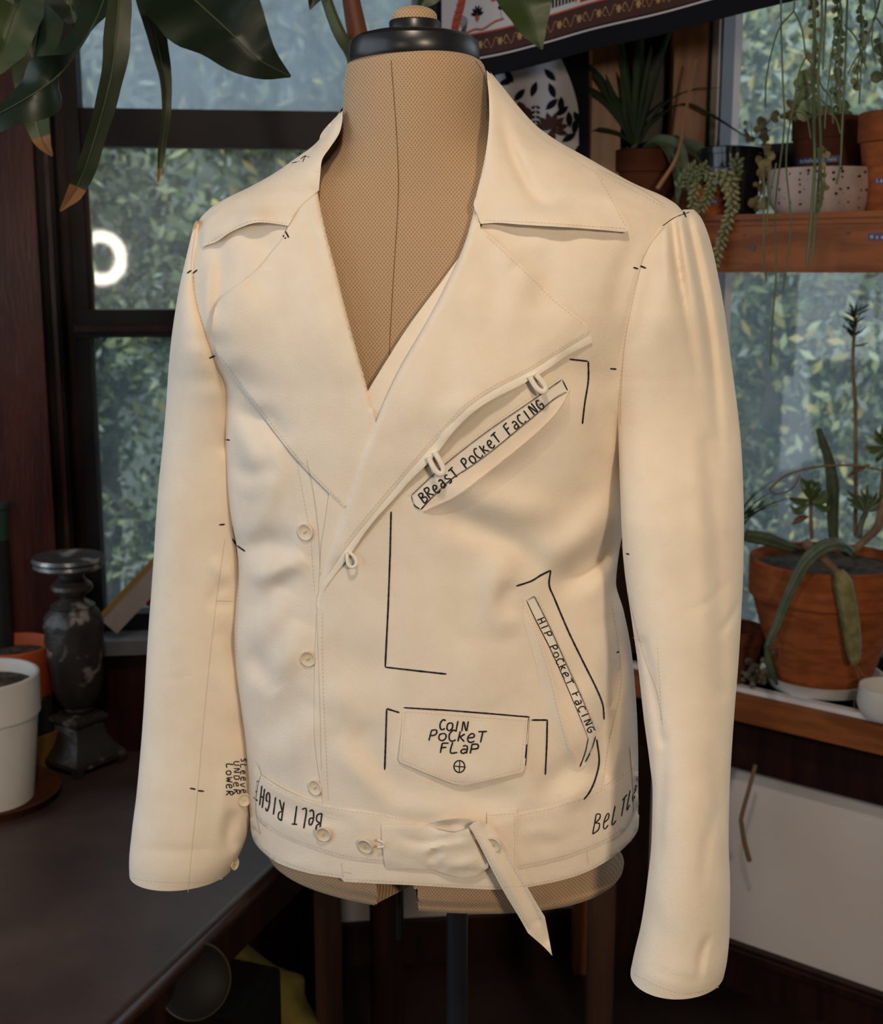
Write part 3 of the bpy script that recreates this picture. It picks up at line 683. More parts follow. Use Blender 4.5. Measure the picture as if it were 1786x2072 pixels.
# ---- sleeves
def sleeve(rows, side, folds, name, n=96):
    """rows: py, xl, xr, Yseam (None = lie on body), Yout, bulge front, bulge back, attach"""
    pys = np.arange(rows[0][0], rows[-1][0] + .1, 7.0); V = []; xs = [r[0] for r in rows]
    g = lambda k, py: float(smooth_interp(xs, [r[k] for r in rows], np.array([py]))[0])
    for py in pys:
        xl, xr, ys, yo, bf, bb, a = [g(k, py) for k in range(1, 8)]
        z = zrow(py, (ys + yo) / 2)
        xa, xb = (xl, xr) if side > 0 else (xr, xl)
        if a > .01:
            t = hit_near(xa, py, 880, py, [FULL_B]); yb = (CAM + ray(xa, py) * t  ).y + .0012; zz = zrow(py, yb)
            ys = ys * (1 - a) + yb * a
        s1 = (1 - np.cos(np.linspace(0, math.pi, n // 2))) / 2
        free = (ys + (yo - ys) * s1) - bf * np.sqrt(np.clip(1 - (2 * s1 - 1) ** 2, 0, 1))
        att = ys + (yo - ys) * (1 - np.sqrt(np.clip(1 - s1 ** 2.2, 0, 1))) - bf * .28 * np.sin(math.pi * s1 ** .8)
        Yf = free * (1 - a) + att * a
        s2 = s1[::-1][1:-1]; Yb_ = (ys + (yo - ys) * s2) + bb * np.sqrt(np.clip(1 - (2 * s2 - 1) ** 2, 0, 1)) + .004
        px = np.concatenate([xa + (xb - xa) * s1, xa + (xb - xa) * s2]); Y = np.concatenate([Yf, Yb_])
        zs_ = np.full_like(Y, z); 
        if a > .01:   # keep rows level in the picture where the sleeve lies on the body
            Yc = -(py - CY) / FPX; zr_ = HC + (-ST + Yc * CT) / (CT + Yc * ST) * Y; zs_ = zs_ * (1 - a) + zr_ * a
        V.append(np.stack([(px - CX) / FPX * (Y * CT - (zs_ - HC) * ST), Y, zs_], 1))
    m_ = V[0].shape[0]; nr = len(V); V = np.concatenate(V); fr = np.tile(np.arange(m_) < n // 2, nr)
    x, y = proj(V); D = 1.25 * folds_disp(x, y, folds) + .0007 * vnoise(x, y, .022, 9 + side)
    sarr = np.tile(np.concatenate([np.sin(np.linspace(0, math.pi, n // 2)), np.zeros(m_ - n // 2)]), nr)
    V = push(V, D * np.clip(sarr * 2.5, 0, 1))
    F = gridfaces(nr, m_)
    if side < 0: F = [f[::-1] for f in F]
    # inside of the cuff
    last = V[-m_:]; c = last.mean(0); inn = c + (last - c) * .975; cu = np.array([0, 0, .022]); inn2 = c + cu + (last - c) * .90
    b = len(V); V = np.concatenate([V, inn, inn2])
    for k in range(m_):
        q = (k + 1) % m_
        F.append((b - m_ + k, b + k, b + q, b - m_ + q)); F.append((b + k, b + m_ + k, b + m_ + q, b + q))
    top = [k for k in range(m_)]; F.append(tuple(top))
    o = meshobj(name, V, F, 'calico', JK, True, None, 70); SURF.append(bvh_of(V, [f for f in F if len(f) == 4])); return o
# viewer's left
SL = [(446, 396, 402, 1.38, 1.385, .001, .01, 1), (458, 391, 402, 1.36, 1.385, .002, .02, 1), (480, 386, 400, 1.36, 1.39, .003, .03, 1), (540, 372, 392, 1.34, 1.39, .008, .04, 1), (580, 363, 391, 1.34, 1.395, .018, .045, 1), (620, 356, 398, 1.34, 1.40, .024, .05, 1), (660, 350, 410, 1.35, 1.41, .03, .05, 1),
      (700, 345, 424, 1.37, 1.42, .036, .055, .95), (760, 340, 452, 1.39, 1.43, .045, .055, .6), (820, 336, 480, 1.42, 1.435, .052, .055, .15), (900, 329, 492, 1.44, 1.44, .055, .055, 0), (1000, 319, 500, 1.45, 1.44, .055, .055, 0),
      (1150, 309, 508, 1.46, 1.44, .055, .055, 0), (1300, 298, 516, 1.46, 1.43, .053, .055, 0), (1450, 289, 520, 1.45, 1.42, .052, .052, 0), (1600, 276, 516, 1.43, 1.40, .050, .05, 0), (1680, 266, 505, 1.42, 1.39, .050, .05, 0), (1740, 261, 482, 1.41, 1.385, .049, .05, 0), (1768, 262, 466, 1.41, 1.385, .048, .05, 0)]
SLF = [([(420, 620), (440, 700), (452, 800), (458, 900)], -6, 16, 'none'), ([(372, 640), (378, 760), (372, 900)], 2.5, 24), ([(430, 1130), (450, 1160), (475, 1150)], 4, 16), ([(455, 1180), (430, 1215), (470, 1230)], -3, 12), ([(440, 1270), (470, 1300), (490, 1350)], -5, 20), ([(430, 1350), (465, 1400), (480, 1460)], 3, 24),
       ([(310, 1370), (350, 1375), (390, 1362)], -.8, 5), ([(350, 880), (345, 1060), (340, 1240)], 2.0, 30), ([(470, 1640), (462, 1690), (478, 1720)], -8, 14), ([(455, 1560), (450, 1660), (440, 1720)], 3, 14), ([(280, 1715), (360, 1722), (450, 1715)], -.9, 8), ([(400, 900), (395, 1100), (385, 1300)], -1.5, 40)]
sleeve(SL, -1, SLF, 'sleeve')
# viewer's right
SR = [(424, 1383, 1403, 1.36, 1.365, .004, .01, 1), (436, 1362, 1415, 1.35, 1.37, .008, .02, 1), (450, 1345, 1423, 1.34, 1.37, .010, .025, 1), (470, 1330, 1431, 1.33, 1.37, .016, .03, 1), (500, 1312, 1440, 1.33, 1.37, .020, .035, 1), (545, 1293, 1450, 1.33, 1.365, .025, .04, 1), (620, 1272, 1464, 1.32, 1.36, .035, .045, 1),
      (700, 1257, 1475, 1.32, 1.35, .040, .05, 1), (760, 1250, 1483, 1.31, 1.34, .045, .055, .95), (830, 1249, 1492, 1.30, 1.33, .048, .055, .75), (900, 1251, 1499, 1.29, 1.32, .050, .055, .4), (980, 1254, 1503, 1.275, 1.305, .052, .055, .1), (1060, 1257, 1505, 1.265, 1.29, .053, .055, 0), (1140, 1262, 1504, 1.26, 1.28, .053, .055, 0), (1240, 1276, 1500, 1.25, 1.265, .053, .054, 0),
      (1340, 1290, 1494, 1.24, 1.25, .052, .053, 0), (1450, 1302, 1485, 1.225, 1.23, .05, .052, 0), (1540, 1314, 1479, 1.21, 1.215, .048, .05, 0), (1600, 1320, 1476, 1.20, 1.205, .047, .05, 0), (1700, 1318, 1474, 1.19, 1.19, .046, .05, 0), (1800, 1308, 1477, 1.18, 1.18, .046, .05, 0), (1880, 1296, 1476, 1.175, 1.175, .046, .05, 0), (1940, 1282, 1471, 1.17, 1.17, .046, .05, 0), (1973, 1275, 1464, 1.17, 1.17, .045, .05, 0)]
SRF = [([(1362, 452), (1372, 540), (1392, 660), (1415, 800)], -8, 9, 'end'), ([(1378, 445), (1395, 540), (1418, 660), (1440, 800)], 5, 10, 'end'), ([(1392, 445), (1412, 540), (1436, 680), (1452, 860), (1462, 1000)], -9, 11, 'end'), ([(1408, 455), (1436, 560), (1462, 720), (1480, 900)], 4, 12, 'end'),
       ([(1345, 470), (1350, 560), (1365, 680)], 4, 14, 'end'), ([(1430, 900), (1452, 1150), (1462, 1400)], -4, 18, 'none'), ([(1402, 800), (1425, 1100), (1435, 1350)], 3, 26), ([(1330, 520), (1310, 600), (1296, 700)], -3.5, 18), ([(1320, 620), (1330, 800), (1345, 950)], 2, 40),
       ([(1445, 962), (1475, 950), (1503, 944)], -1.2, 5), ([(1400, 1010), (1380, 990), (1350, 1000)], 1.5, 14), ([(1505, 1200), (1480, 1250), (1450, 1290)], -2.5, 8), ([(1380, 1240), (1430, 1220), (1480, 1170)], -1.2, 8), ([(1300, 1300), (1322, 1400), (1338, 1500)], -3, 10, 'none'), ([(1345, 1480), (1338, 1600), (1330, 1750)], -3, 12), ([(1440, 1500), (1455, 1620), (1462, 1700)], -3, 14),
       ([(1420, 1800), (1432, 1700), (1460, 1620)], -2, 12), ([(1415, 1985), (1420, 1930), (1435, 1890)], -3.5, 8), ([(1300, 1950), (1360, 1975), (1420, 1985), (1465, 1955)], -.8, 8), ([(1300, 1800), (1330, 1880), (1370, 1900)], -1.2, 20), ([(1275, 700), (1290, 850), (1300, 1000)], 3, 24)]
sleeve(SR, 1, SRF, 'sleeve')
# cuff hems: overlapping turned-up band and its stitching
STI = MB()
stitches(STI, [(263, 1776), (300, 1783), (350, 1786), (400, 1786), (436, 1782), (452, 1777)], 1.2)
stitches(STI, [(1283, 1972), (1330, 1995), (1380, 2010), (1436, 2004), (1454, 1997)], 1.2)
# ---- pockets
def lipf(line, amp, wd):
    L_ = [tuple(v) for v in crom([Vector((a, b, 0)) for a, b in line], 5)]
    def f(x, y):
        d, t = segdist(np.array([x]), np.array([y]), L_)
        return (amp * math.sin(math.pi * float(t[0])) ** .6 * math.exp(-(float(d[0]) / wd) ** 1.4) - .9 + .9 * math.exp(-float(d[0]) / 6)) * 1e-3
    return f
# breast pocket: facing strip, lower lip, stitched outline
BT = [(832, 1003), (860, 976), (900, 940), (950, 900), (1000, 863), (1070, 815), (1137, 768)]
BB = [(1148, 793), (1120, 808), (1080, 842), (1000, 908), (950, 945), (915, 968), (880, 1000), (850, 1031)]
drape('pocket_lining', [(840, 1035, 3), (905, 975), (1000, 905), (1080, 850), (1152, 788, 3), (1140, 830), (1095, 880), (1015, 945), (930, 1005), (870, 1030)], .35, 'calico', JK, step=8, th=.3)
drape('pocket_facing', [(*BT[0], 3)] + BT[1:-1] + [(*BT[-1], 3), (*BB[0], 3)] + BB[1:-1] + [(*BB[-1], 3), (838, 1026)], 1.3, 'calico_in', JK, step=7, th=.8, folds=[([(895, 940), (925, 985)], -1.0, 10), ([(1120, 775), (1150, 790)], -.6, 8)], label='breast pocket facing strip, marked in pen')
drape('pocket_lip', [(852, 1036, 3), (880, 1024), (930, 1000), (1010, 940), (1060, 900), (1105, 860), (1135, 825), (1153, 788, 3), (1150, 850), (1120, 900), (1050, 960), (960, 1020), (890, 1040)],
      lipf([(852, 1036), (880, 1024), (930, 1000), (1010, 940), (1060, 900), (1105, 860), (1135, 825), (1153, 788)], 7.5, 22), 'calico', JK, step=7, th=.9, label='lower lip of the breast pocket opening')
# hip pocket
drape('pocket_lining', [(1070, 1225, 3), (1100, 1240), (1150, 1350), (1195, 1460), (1203, 1490), (1185, 1545), (1172, 1560, 3), (1150, 1490), (1125, 1390), (1095, 1290)], .3, 'calico', JK, step=8, th=.3, folds=[([(1120, 1390), (1150, 1460), (1165, 1530)], -1.5, 12)])
drape('pocket_facing', [(1065, 1214, 3), (1081, 1207, 3), (1110, 1265), (1143, 1338), (1175, 1408), (1206, 1478, 3), (1203, 1492, 3), (1196, 1520), (1186, 1545), (1171, 1560, 3), (1184, 1524), (1190, 1496, 3), (1165, 1430), (1120, 1325), (1085, 1255)], 1.2, 'calico_in', JK, step=7, th=.8, label='hip pocket facing strip, marked in pen')
drape('pocket_lip', [(1059, 1216, 3), (1066, 1224), (1090, 1290), (1115, 1370), (1130, 1430), (1150, 1500), (1172, 1563, 3), (1140, 1545), (1105, 1450), (1085, 1350), (1060, 1260)],
      lipf([(1059, 1216), (1090, 1290), (1115, 1370), (1130, 1430), (1150, 1500), (1172, 1563)], 8.0, 17), 'calico', JK, step=7, th=.9, label='front lip of the hip pocket opening')
# coin pocket flap
drape('pocket_flap', [(815, 1433, 3), (900, 1439), (990, 1446), (1071, 1453, 3), (1067, 1500), (1061, 1556, 3), (1056, 1563, 3), (1000, 1575), (945, 1588, 3), (930, 1590, 3), (915, 1586, 3), (860, 1564), (810, 1543, 3), (806, 1538, 3), (811, 1490)],
      [(815, 1433, 1.2), (940, 1440, 1.4), (1071, 1453, 1.2), (806, 1540, 4.5), (860, 1564, 5.5), (930, 1590, 6.5), (1000, 1575, 6.5), (1058, 1560, 6), (940, 1510, 3.2)], 'calico', JK, step=8, th=1.4,
      roll=[([(806, 1540), (930, 1590), (1058, 1562)], 5, .8), ([(811, 1490), (815, 1433), (1071, 1453), (1061, 1556)], 4, .6)], label='pointed coin pocket flap, marked in pen')
# ---- lapels
LL = [(583, 458, 3), (574, 480), (556, 503), (525, 540), (495, 567), (460, 592), (438, 618), (430, 650), (431, 690), (440, 718), (456, 742), (480, 774), (520, 826), (560, 880), (600, 930), (650, 982), (694, 1027, 3), (740, 1000, 3), (790, 850, 3), (762, 862, 3), (752, 825), (738, 768), (716, 690), (696, 615), (680, 550), (664, 490), (652, 440), (642, 388, 3), (615, 402), (598, 425)]
drape('lapel', LL, [(583, 458, 6), (525, 540, 9), (460, 592, 19), (431, 660, 21), (440, 720, 13), (480, 774, 6), (560, 880, 5), (640, 975, 4.5), (694, 1027, 4.5), (642, 388, 10), (664, 490, 9), (696, 615, 9), (738, 768, 8), (762, 860, 7), (600, 650, 8), (560, 720, 7), (650, 850, 6)], 'calico', JK, step=5, th=1.6, surf=[FULL_B, FORM_B] if False else base(),
      roll=[(LL[20:28], 13, 5), ([(583, 458), (525, 540), (460, 592), (431, 650), (440, 718), (520, 826), (600, 930), (694, 1027)], 5, 1.2)],
      folds=[([(640, 500), (650, 600), (680, 720)], 1.2, 22), ([(600, 480), (560, 560), (500, 600)], -1.5, 22), ([(610, 600), (600, 700), (640, 800)], -1.2, 40), ([(600, 440), (630, 480), (650, 560)], -2, 12)])
RL = [(972, 462, 3), (990, 476), (1030, 510), (1075, 556), (1120, 600), (1160, 634), (1185, 654), (1191, 664, 3), (1189, 679, 3), (1150, 702), (1110, 727), (1070, 752), (1000, 788), (945, 825), (905, 868), (870, 905), (830, 950), (790, 998), (745, 1052), (700, 1108), (665, 1162), (648, 1196), (642, 1222, 3),
      (646, 1190), (655, 1150), (672, 1100), (690, 1052), (710, 992), (730, 925), (755, 865), (785, 795), (815, 735), (850, 675), (885, 612), (915, 550), (940, 492), (955, 440), (966, 398, 3), (968, 430)]
RLO = [(972, 462, 6), (1030, 510, 5), (1120, 600, 5), (1190, 664, 7), (1110, 727, 9), (1070, 752, 11), (1000, 788, 17), (945, 825, 20), (905, 868, 17), (870, 905, 13), (790, 998, 9), (745, 1052, 10), (700, 1108, 9), (665, 1162, 6), (643, 1220, 4), (672, 1100, 8), (710, 992, 10), (755, 865, 12), (815, 735, 13), (885, 612, 12), (940, 492, 11), (966, 400, 10), (1000, 640, 9), (900, 780, 14), (800, 900, 11)]
RP = [(1194, 682), (1198, 692), (1150, 718), (1115, 742), (1075, 767), (1040, 786), (1000, 806), (960, 832), (920, 870), (893, 905), (865, 938), (830, 972), (800, 1006), (760, 1050), (735, 1082), (722, 1102), (700, 1134), (672, 1170), (656, 1196), (644, 1232)]
pip = [(1189, 678, 3), (1196, 682, 3), (1198, 693, 3)] + RP[2:-1] + [(643, 1235, 3), (640, 1222, 3), (646, 1196), (663, 1162), (698, 1106), (743, 1050), (788, 996), (828, 948), (868, 903), (903, 866), (943, 823), (998, 786), (1068, 750), (1108, 725), (1148, 700)]
_of = idw(RLO)
drape('piping', pip, lambda x, y: _of(x, y) - .0012, mat('pale_calico_binding', (.88, .80, .68), .85, bump=.15, bscale=500), JK, step=6, th=2.2, surf=base(), roll=[(RP, 5, 1.0)], label='pale bound edge of the lapel')
drape('lapel', RL, RLO, 'calico', JK, step=5, th=1.3, surf=base(), roll=[(RL[22:38], 16, 7), ([(972, 462), (1030, 510), (1120, 600), (1185, 654)], 5, 1.2), (RL[8:22], 4, .8)],
      folds=[([(985, 480), (1000, 560), (990, 640)], -2.5, 26), ([(1040, 540), (1030, 620), (1000, 700)], 1.8, 30), ([(930, 610), (915, 700), (880, 790)], -1.6, 26), ([(880, 700), (850, 800), (790, 900)], 1.8, 34), ([(930, 850), (880, 870), (840, 850)], -1, 20), ([(975, 400), (985, 470)], -2, 12), ([(1150, 660), (1110, 690), (1060, 720)], 1, 20)])
# ---- collar
CLr = [(984, 142, 3), (1001, 160), (1018, 191), (1046, 225), (1079, 260), (1104, 283), (1147, 310), (1187, 338), (1211, 350), (1232, 385), (1252, 422), (1270, 455, 3), (1272, 464, 3), (1267, 470, 3), (1200, 464), (1130, 459), (1060, 455), (1010, 451), (972, 453, 3), (966, 436), (958, 415), (963, 395), (974, 350), (984, 300), (989, 250), (989, 200), (986, 165)]
drape('collar', CLr, [(984, 142, 3), (1052, 219, 3), (1110, 276, 5), (1200, 336, 4), (1270, 462, 10), (1130, 459, 19), (1060, 455, 16), (972, 453, 8), (1200, 464, 13), (985, 300, 10), (989, 220, 5), (962, 410, 10), (1100, 380, 9), (1060, 300, 9)], 'calico', JK, step=5, th=1.6, surf=base(),
      roll=[([(972, 453), (1130, 459), (1267, 470)], 5, 1.2), ([(1270, 458), (1232, 385), (1212, 345)], 5, 1.2), ([(986, 165), (989, 250), (974, 350), (958, 415)], 10, 4)],
      folds=[([(1012, 215), (1022, 265), (1045, 330), (1080, 395), (1120, 420)], -6.5, 13), ([(1030, 215), (1045, 280), (1080, 340)], 2.5, 22), ([(1000, 240), (1000, 320), (1010, 400)], 2, 16), ([(1090, 282), (1140, 300), (1180, 330)], -1.5, 14), ([(1140, 380), (1180, 420)], -1.5, 26)])
CLl = [(693, 224, 3), (672, 244), (650, 270), (641, 297), (620, 317), (595, 332), (560, 353), (512, 382), (475, 401), (442, 421), (419, 441), (409, 466), (408, 501, 3), (416, 497, 3), (440, 488), (462, 472), (488, 460), (515, 451), (545, 451), (583, 457, 3), (600, 430), (622, 405), (645, 385, 3), (648, 350), (652, 322), (668, 298), (686, 270), (692, 245)]
drape('collar', CLl, [(693, 224, 6), (650, 270, 4), (590, 324, 3.5), (507, 373, 3.5), (436, 412, 3.5), (475, 401, 3.5), (405, 500, 6), (462, 472, 10), (515, 451, 21), (583, 457, 8), (645, 385, 10), (655, 322, 12), (686, 270, 8), (560, 400, 7)], 'calico', JK, step=5, th=1.6, surf=base(),
      roll=[([(405, 500), (462, 472), (515, 451), (583, 457)], 5, 1.2), ([(692, 245), (668, 298), (648, 350), (645, 385)], 11, 5)],
      folds=[([(686, 262), (655, 300), (628, 350), (600, 400)], 4, 14), ([(640, 330), (622, 365), (600, 390)], -5, 12), ([(640, 345), (632, 385)], -4, 7), ([(560, 360), (520, 400), (470, 430)], 1.5, 24)])
# armhole/shoulder notch shadows sit under the collars, button loops on the binding
def loop(pts, lift, name='button_loop', r=.0019, **kw):
    m = MB(); P = []
    for i, (x, y) in enumerate(resample(pts, 4)):
        t = hit_near(x, y, 850, y); P.append(CAM + ray(x, y) * (t - lift * 1e-3))
    # keep a smooth depth
    ts = [(p - CAM).length for p in P]; t0 = min(ts[0], ts[-1])
    m.tube(P, r, 8, flat=.6); return m.build(name, 'calico_in', JK, **kw)
def loop2(pts, dfix, name='button_loop', r=.0016):
    for q in range(1):
        m = MB(); R_ = resample(pts, 3); t0 = min([hit(x, y) or 9 for x, y in R_[:3] + R_[-3:]]) - .001; P = []
        for i, (x, y) in enumerate(R_):
            P.append(CAM + ray(x, y) * (t0 - .0015))
        m.tube(P, r, 8, flat=1.0)
    return m.build(name, 'calico_in', JK)
loop2([(1071, 762), (1083, 782), (1093, 791), (1101, 792), (1104, 784), (1098, 774), (1084, 758)], 0, r=.0027)
loop2([(867, 926), (878, 948), (888, 958), (896, 957), (896, 946), (888, 930), (879, 915)], 0, r=.0027)
loop2([(702, 1120), (703, 1136), (707, 1146), (716, 1147), (721, 1138), (716, 1126), (705, 1117)], 0, r=.0017)
# ---- belt
BU = [(517, 1558, 3), (540, 1576), (575, 1598), (620, 1617), (680, 1632), (750, 1642), (830, 1660), (900, 1672), (985, 1668), (1045, 1646), (1120, 1630), (1190, 1607), (1240, 1580), (1287, 1538, 3)]
BL = [(1292, 1628, 3), (1262, 1682), (1210, 1712), (1130, 1741), (1050, 1758), (985, 1762), (900, 1758), (850, 1750), (776, 1747), (700, 1738), (630, 1717), (570, 1693), (530, 1668), (512, 1640, 3)]
drape('belt', BU + BL, 4.2, 'calico', JK, step=8, th=2.0, surf=base(), roll=[(BU, 5, 1.3), (BL, 5, 1.3)],
      folds=[([(540, 1600), (590, 1640), (650, 1655), (720, 1665)], -3, 14), ([(530, 1640), (580, 1670), (640, 1690)], 2.0, 12), ([(690, 1650), (750, 1680), (790, 1690)], 1.5, 18), ([(1050, 1690), (1100, 1680), (1150, 1700)], 2.2, 14), ([(1060, 1710), (1120, 1705), (1180, 1680)], -1.5, 12), ([(535, 1590), (560, 1600), (600, 1620)], 2, 10)])
drape('belt_loop', [(985, 1642, 3), (1045, 1638, 3), (1045, 1700, 3), (1046, 1770, 3), (988, 1772, 3), (985, 1700, 3)], 3.2, 'calico', JK, step=7, th=1.2, roll=[([(985, 1642), (1045, 1638)], 4, 1), ([(1045, 1640), (1046, 1770)], 4, .8)])
drape('belt_loop', [(506, 1532, 3), (522, 1548, 3), (527, 1565, 3), (519, 1600), (517, 1640), (522, 1670), (527, 1688, 3), (508, 1672, 3), (502, 1610)], 2.0, 'calico', JK, step=6, th=1.5)
drape('belt_loop', [(1274, 1512, 3), (1288, 1492, 3), (1291, 1560), (1290, 1625, 3), (1282, 1645, 3), (1280, 1580)], 3.0, 'calico', JK, step=6, th=1.5)
BE = [(771, 1669, 3), (815, 1668), (860, 1671), (895, 1681), (920, 1684), (948, 1676, 3), (958, 1700), (975, 1725), (988, 1752), (978, 1762), (955, 1774), (925, 1774), (900, 1768), (875, 1760), (840, 1757), (779, 1757, 3), (774, 1715)]
drape('belt_end', BE, [(771, 1669, 4), (780, 1757, 4), (860, 1671, 6), (920, 1684, 12), (948, 1676, 16), (988, 1752, 10), (925, 1774, 9), (875, 1760, 6), (900, 1720, 11)], 'calico', JK, step=6, th=1.6, roll=[(BE[:6], 4, 1), (BE[9:16], 4, 1), ([(771, 1669), (779, 1757)], 4, 1)],
      folds=[([(800, 1690), (850, 1705), (910, 1700), (950, 1690)], -3, 9), ([(850, 1722), (905, 1708), (950, 1702)], 3, 9), ([(870, 1745), (880, 1728), (900, 1722)], -4, 9), ([(900, 1750), (940, 1748), (975, 1735)], 3, 12), ([(790, 1735), (840, 1742), (870, 1752)], -1.5, 10)], label='squared belt end folded over the loop')
drape('belt_fold', [(845, 1669, 3), (862, 1669), (882, 1664), (905, 1659), (935, 1657), (960, 1659), (985, 1668), (1000, 1690, 3), (975, 1690, 3), (950, 1676), (935, 1684), (905, 1681), (875, 1675)], [(845, 1669, 5), (905, 1659, 14), (960, 1659, 20), (1000, 1690, 18), (905, 1681, 7), (950, 1676, 9)], 'calico', JK, step=5, th=1.2, roll=[([(845, 1669), (905, 1659), (960, 1659), (985, 1668)], 4, 1)], folds=[([(880, 1672), (910, 1668), (940, 1668)], -3, 6)], surf=base())
TL = [(949, 1672, 3), (962, 1662), (980, 1665), (1000, 1680), (1018, 1706), (1036, 1738), (1056, 1775), (1078, 1815), (1102, 1855, 3), (1109, 1890), (1117, 1934, 3), (1100, 1916), (1068, 1888, 3), (1050, 1856), (1020, 1806), (990, 1750), (966, 1702)]
def tdepth(x, y): 
    return 1.226 - .004 * math.sin((y - 1660) / 60.0)
drape('belt_tail', TL, lambda x, y: .0, 'calico', JK, step=6, th=1.8, depth=tdepth, folds=[([(985, 1672), (1030, 1745), (1085, 1850), (1108, 1900)], -5, 12, 'none'), ([(960, 1690), (1010, 1780), (1068, 1880)], -1.5, 7, 'none'), ([(970, 1690), (1025, 1785), (1080, 1885)], 2.0, 9), ([(1070, 1870), (1100, 1862)], -1.5, 5)],
      roll=[(TL[1:9], 4, 1), (TL[12:17], 4, 1)], label='pointed belt tail hanging below the hem')
button(657, 1684, 18, tilt=(.25, 0, -.15), lift=.0035, ang=1.2); button(742, 1708, 19, tilt=(-.1, 0, -.25), lift=.003, ang=1.5)
button(1000, 1706, 18, tilt=(-.75, 0, -.5), lift=.002, ang=1.2)
loop2([(764, 1700), (772, 1703), (778, 1706)], 0, name='belt_button_loop', r=.0013); loop2([(763, 1714), (770, 1714), (777, 1713)], 0, name='belt_button_loop', r=.0013)
_c = CAM + ray(474, 1748) * (hit_near(468, 1740, 380, 1740) + .012)
button(0, 0, 14, pos=_c, nrm=Vector((.95, -.45, .0)), lift=0, label='button at the cuff edge')
button(0, 0, 15, pos=CAM + ray(494, 1618) * (hit_near(488, 1618, 380, 1618) - .001), nrm=Vector((.35, -1, .1)), lift=0)
# ---- stitching and seams
for pts, w_ in (([(597, 918), (608, 975), (618, 1030), (624, 1062)], 1.3), ([(629, 1096), (634, 1170), (637, 1200)], 1.3), ([(652, 1240), (652, 1330), (656, 1450), (664, 1620)], 1.3),
                ([(1300, 522), (1280, 600), (1264, 680), (1256, 760), (1252, 820)], 1.0), ([(1236, 1215), (1248, 1290), (1256, 1385), (1232, 1500), (1216, 1600)], 1.2),
                ([(392, 560), (397, 610), (412, 665), (432, 725), (448, 780)], 1.2), ([(483, 1180), (479, 1260), (477, 1330)], 1.2), ([(1215, 350), (1280, 385), (1345, 420)], 1.0),
                ([(540, 1584), (620, 1622), (680, 1638), (760, 1648), (840, 1664)], 1.2), ([(520, 1652), (570, 1687), (630, 1711), (700, 1732), (775, 1741)], 1.2),
                ([(1052, 1650), (1120, 1635), (1190, 1613), (1240, 1586), (1280, 1553)], 1.2), ([(1050, 1752), (1130, 1735), (1210, 1706), (1262, 1676)], 1.2),
                ([(530, 1716), (570, 1742), (630, 1762), (690, 1772)], 1.1), ([(700, 1779), (850, 1787), (1010, 1795), (1090, 1787), (1180, 1763), (1240, 1728)], 1.1),
                ([(963, 1690), (996, 1752), (1034, 1824), (1072, 1880)], 1.1), ([(1094, 1860), (1070, 1812), (1030, 1742), (1010, 1705)], 1.0),
                ([(1265, 462), (1200, 458), (1130, 453), (1060, 449), (980, 446)], 1.1), ([(1205, 350), (1228, 388), (1248, 425), (1266, 458)], 1.1),
                ([(985, 478), (1070, 558), (1118, 606), (1180, 656)], 1.1), ([(1182, 676), (1108, 721), (1068, 746), (998, 781), (940, 820), (900, 862), (865, 900), (785, 993), (740, 1046), (696, 1102)], 1.1),
                ([(446, 722), (484, 772), (524, 824), (566, 880), (606, 930), (652, 978), (690, 1018)], 1.2), ([(420, 492), (465, 466), (515, 446), (578, 452)], 1.1),
                ([(822, 1440), (1066, 1459)], 1.0), ([(820, 1440), (812, 1536)], 1.0), ([(814, 1538), (930, 1582), (1052, 1557)], 1.0), ([(1052, 1557), (1063, 1460)], 1.0),
                ([(826, 1004), (858, 972), (900, 934), (1000, 857), (1134, 761)], 1.0), ([(858, 1037), (930, 1004), (1010, 944)], 1.0), ([(1058, 1214), (1085, 1285), (1112, 1372), (1128, 1440), (1150, 1520)], 1.0), ([(1088, 1208), (1150, 1345), (1212, 1480)], 1.0),
                ([(1330, 1310), (1335, 1400), (1340, 1470)], 1.0), ([(988, 1650), (1042, 1646)], 1.2), ([(990, 1765), (1000, 1766)], 1.2), ([(1041, 1650), (1041, 1764)], 1.0)):
    stitches(STI, pts, w_ * .95)
o = STI.build('stitching', 'stitch', JK); o['kind'] = 'stuff'
for pts, w_ in (([(1302, 515), (1282, 600), (1266, 680), (1258, 760), (1254, 860)], 1.0), ([(620, 930), (634, 1000), (644, 1080), (648, 1165)], 1.6), ([(1345, 458), (1318, 490), (1302, 520)], 1.2), ([(640, 1240), (646, 1400), (650, 1560)], .8), ([(395, 470), (387, 530), (390, 570)], 1.0),
                ([(1208, 342), (1290, 380), (1345, 415)], .9), ([(455, 1090), (438, 1215), (425, 1330), (413, 1450), (400, 1600), (390, 1700), (380, 1806)], 1.0), ([(438, 1216), (472, 1217)], 1.2), ([(972, 455), (962, 440), (956, 420)], 1.2), ([(590, 440), (610, 415), (640, 390)], 1.0),
                ([(1258, 1100), (1270, 1200), (1300, 1320), (1328, 1400), (1338, 1460)], .9), ([(1280, 1290), (1300, 1300)], 1.0), ([(1187, 1722), (1190, 1750)], 1.2), ([(690, 1745), (694, 1777)], 1.2), ([(692, 1764), (712, 1768)], 1.2)):
    SM = MB(); ribbon(SM, pts, w_, .2); SM.build('seam', 'seam', JK)
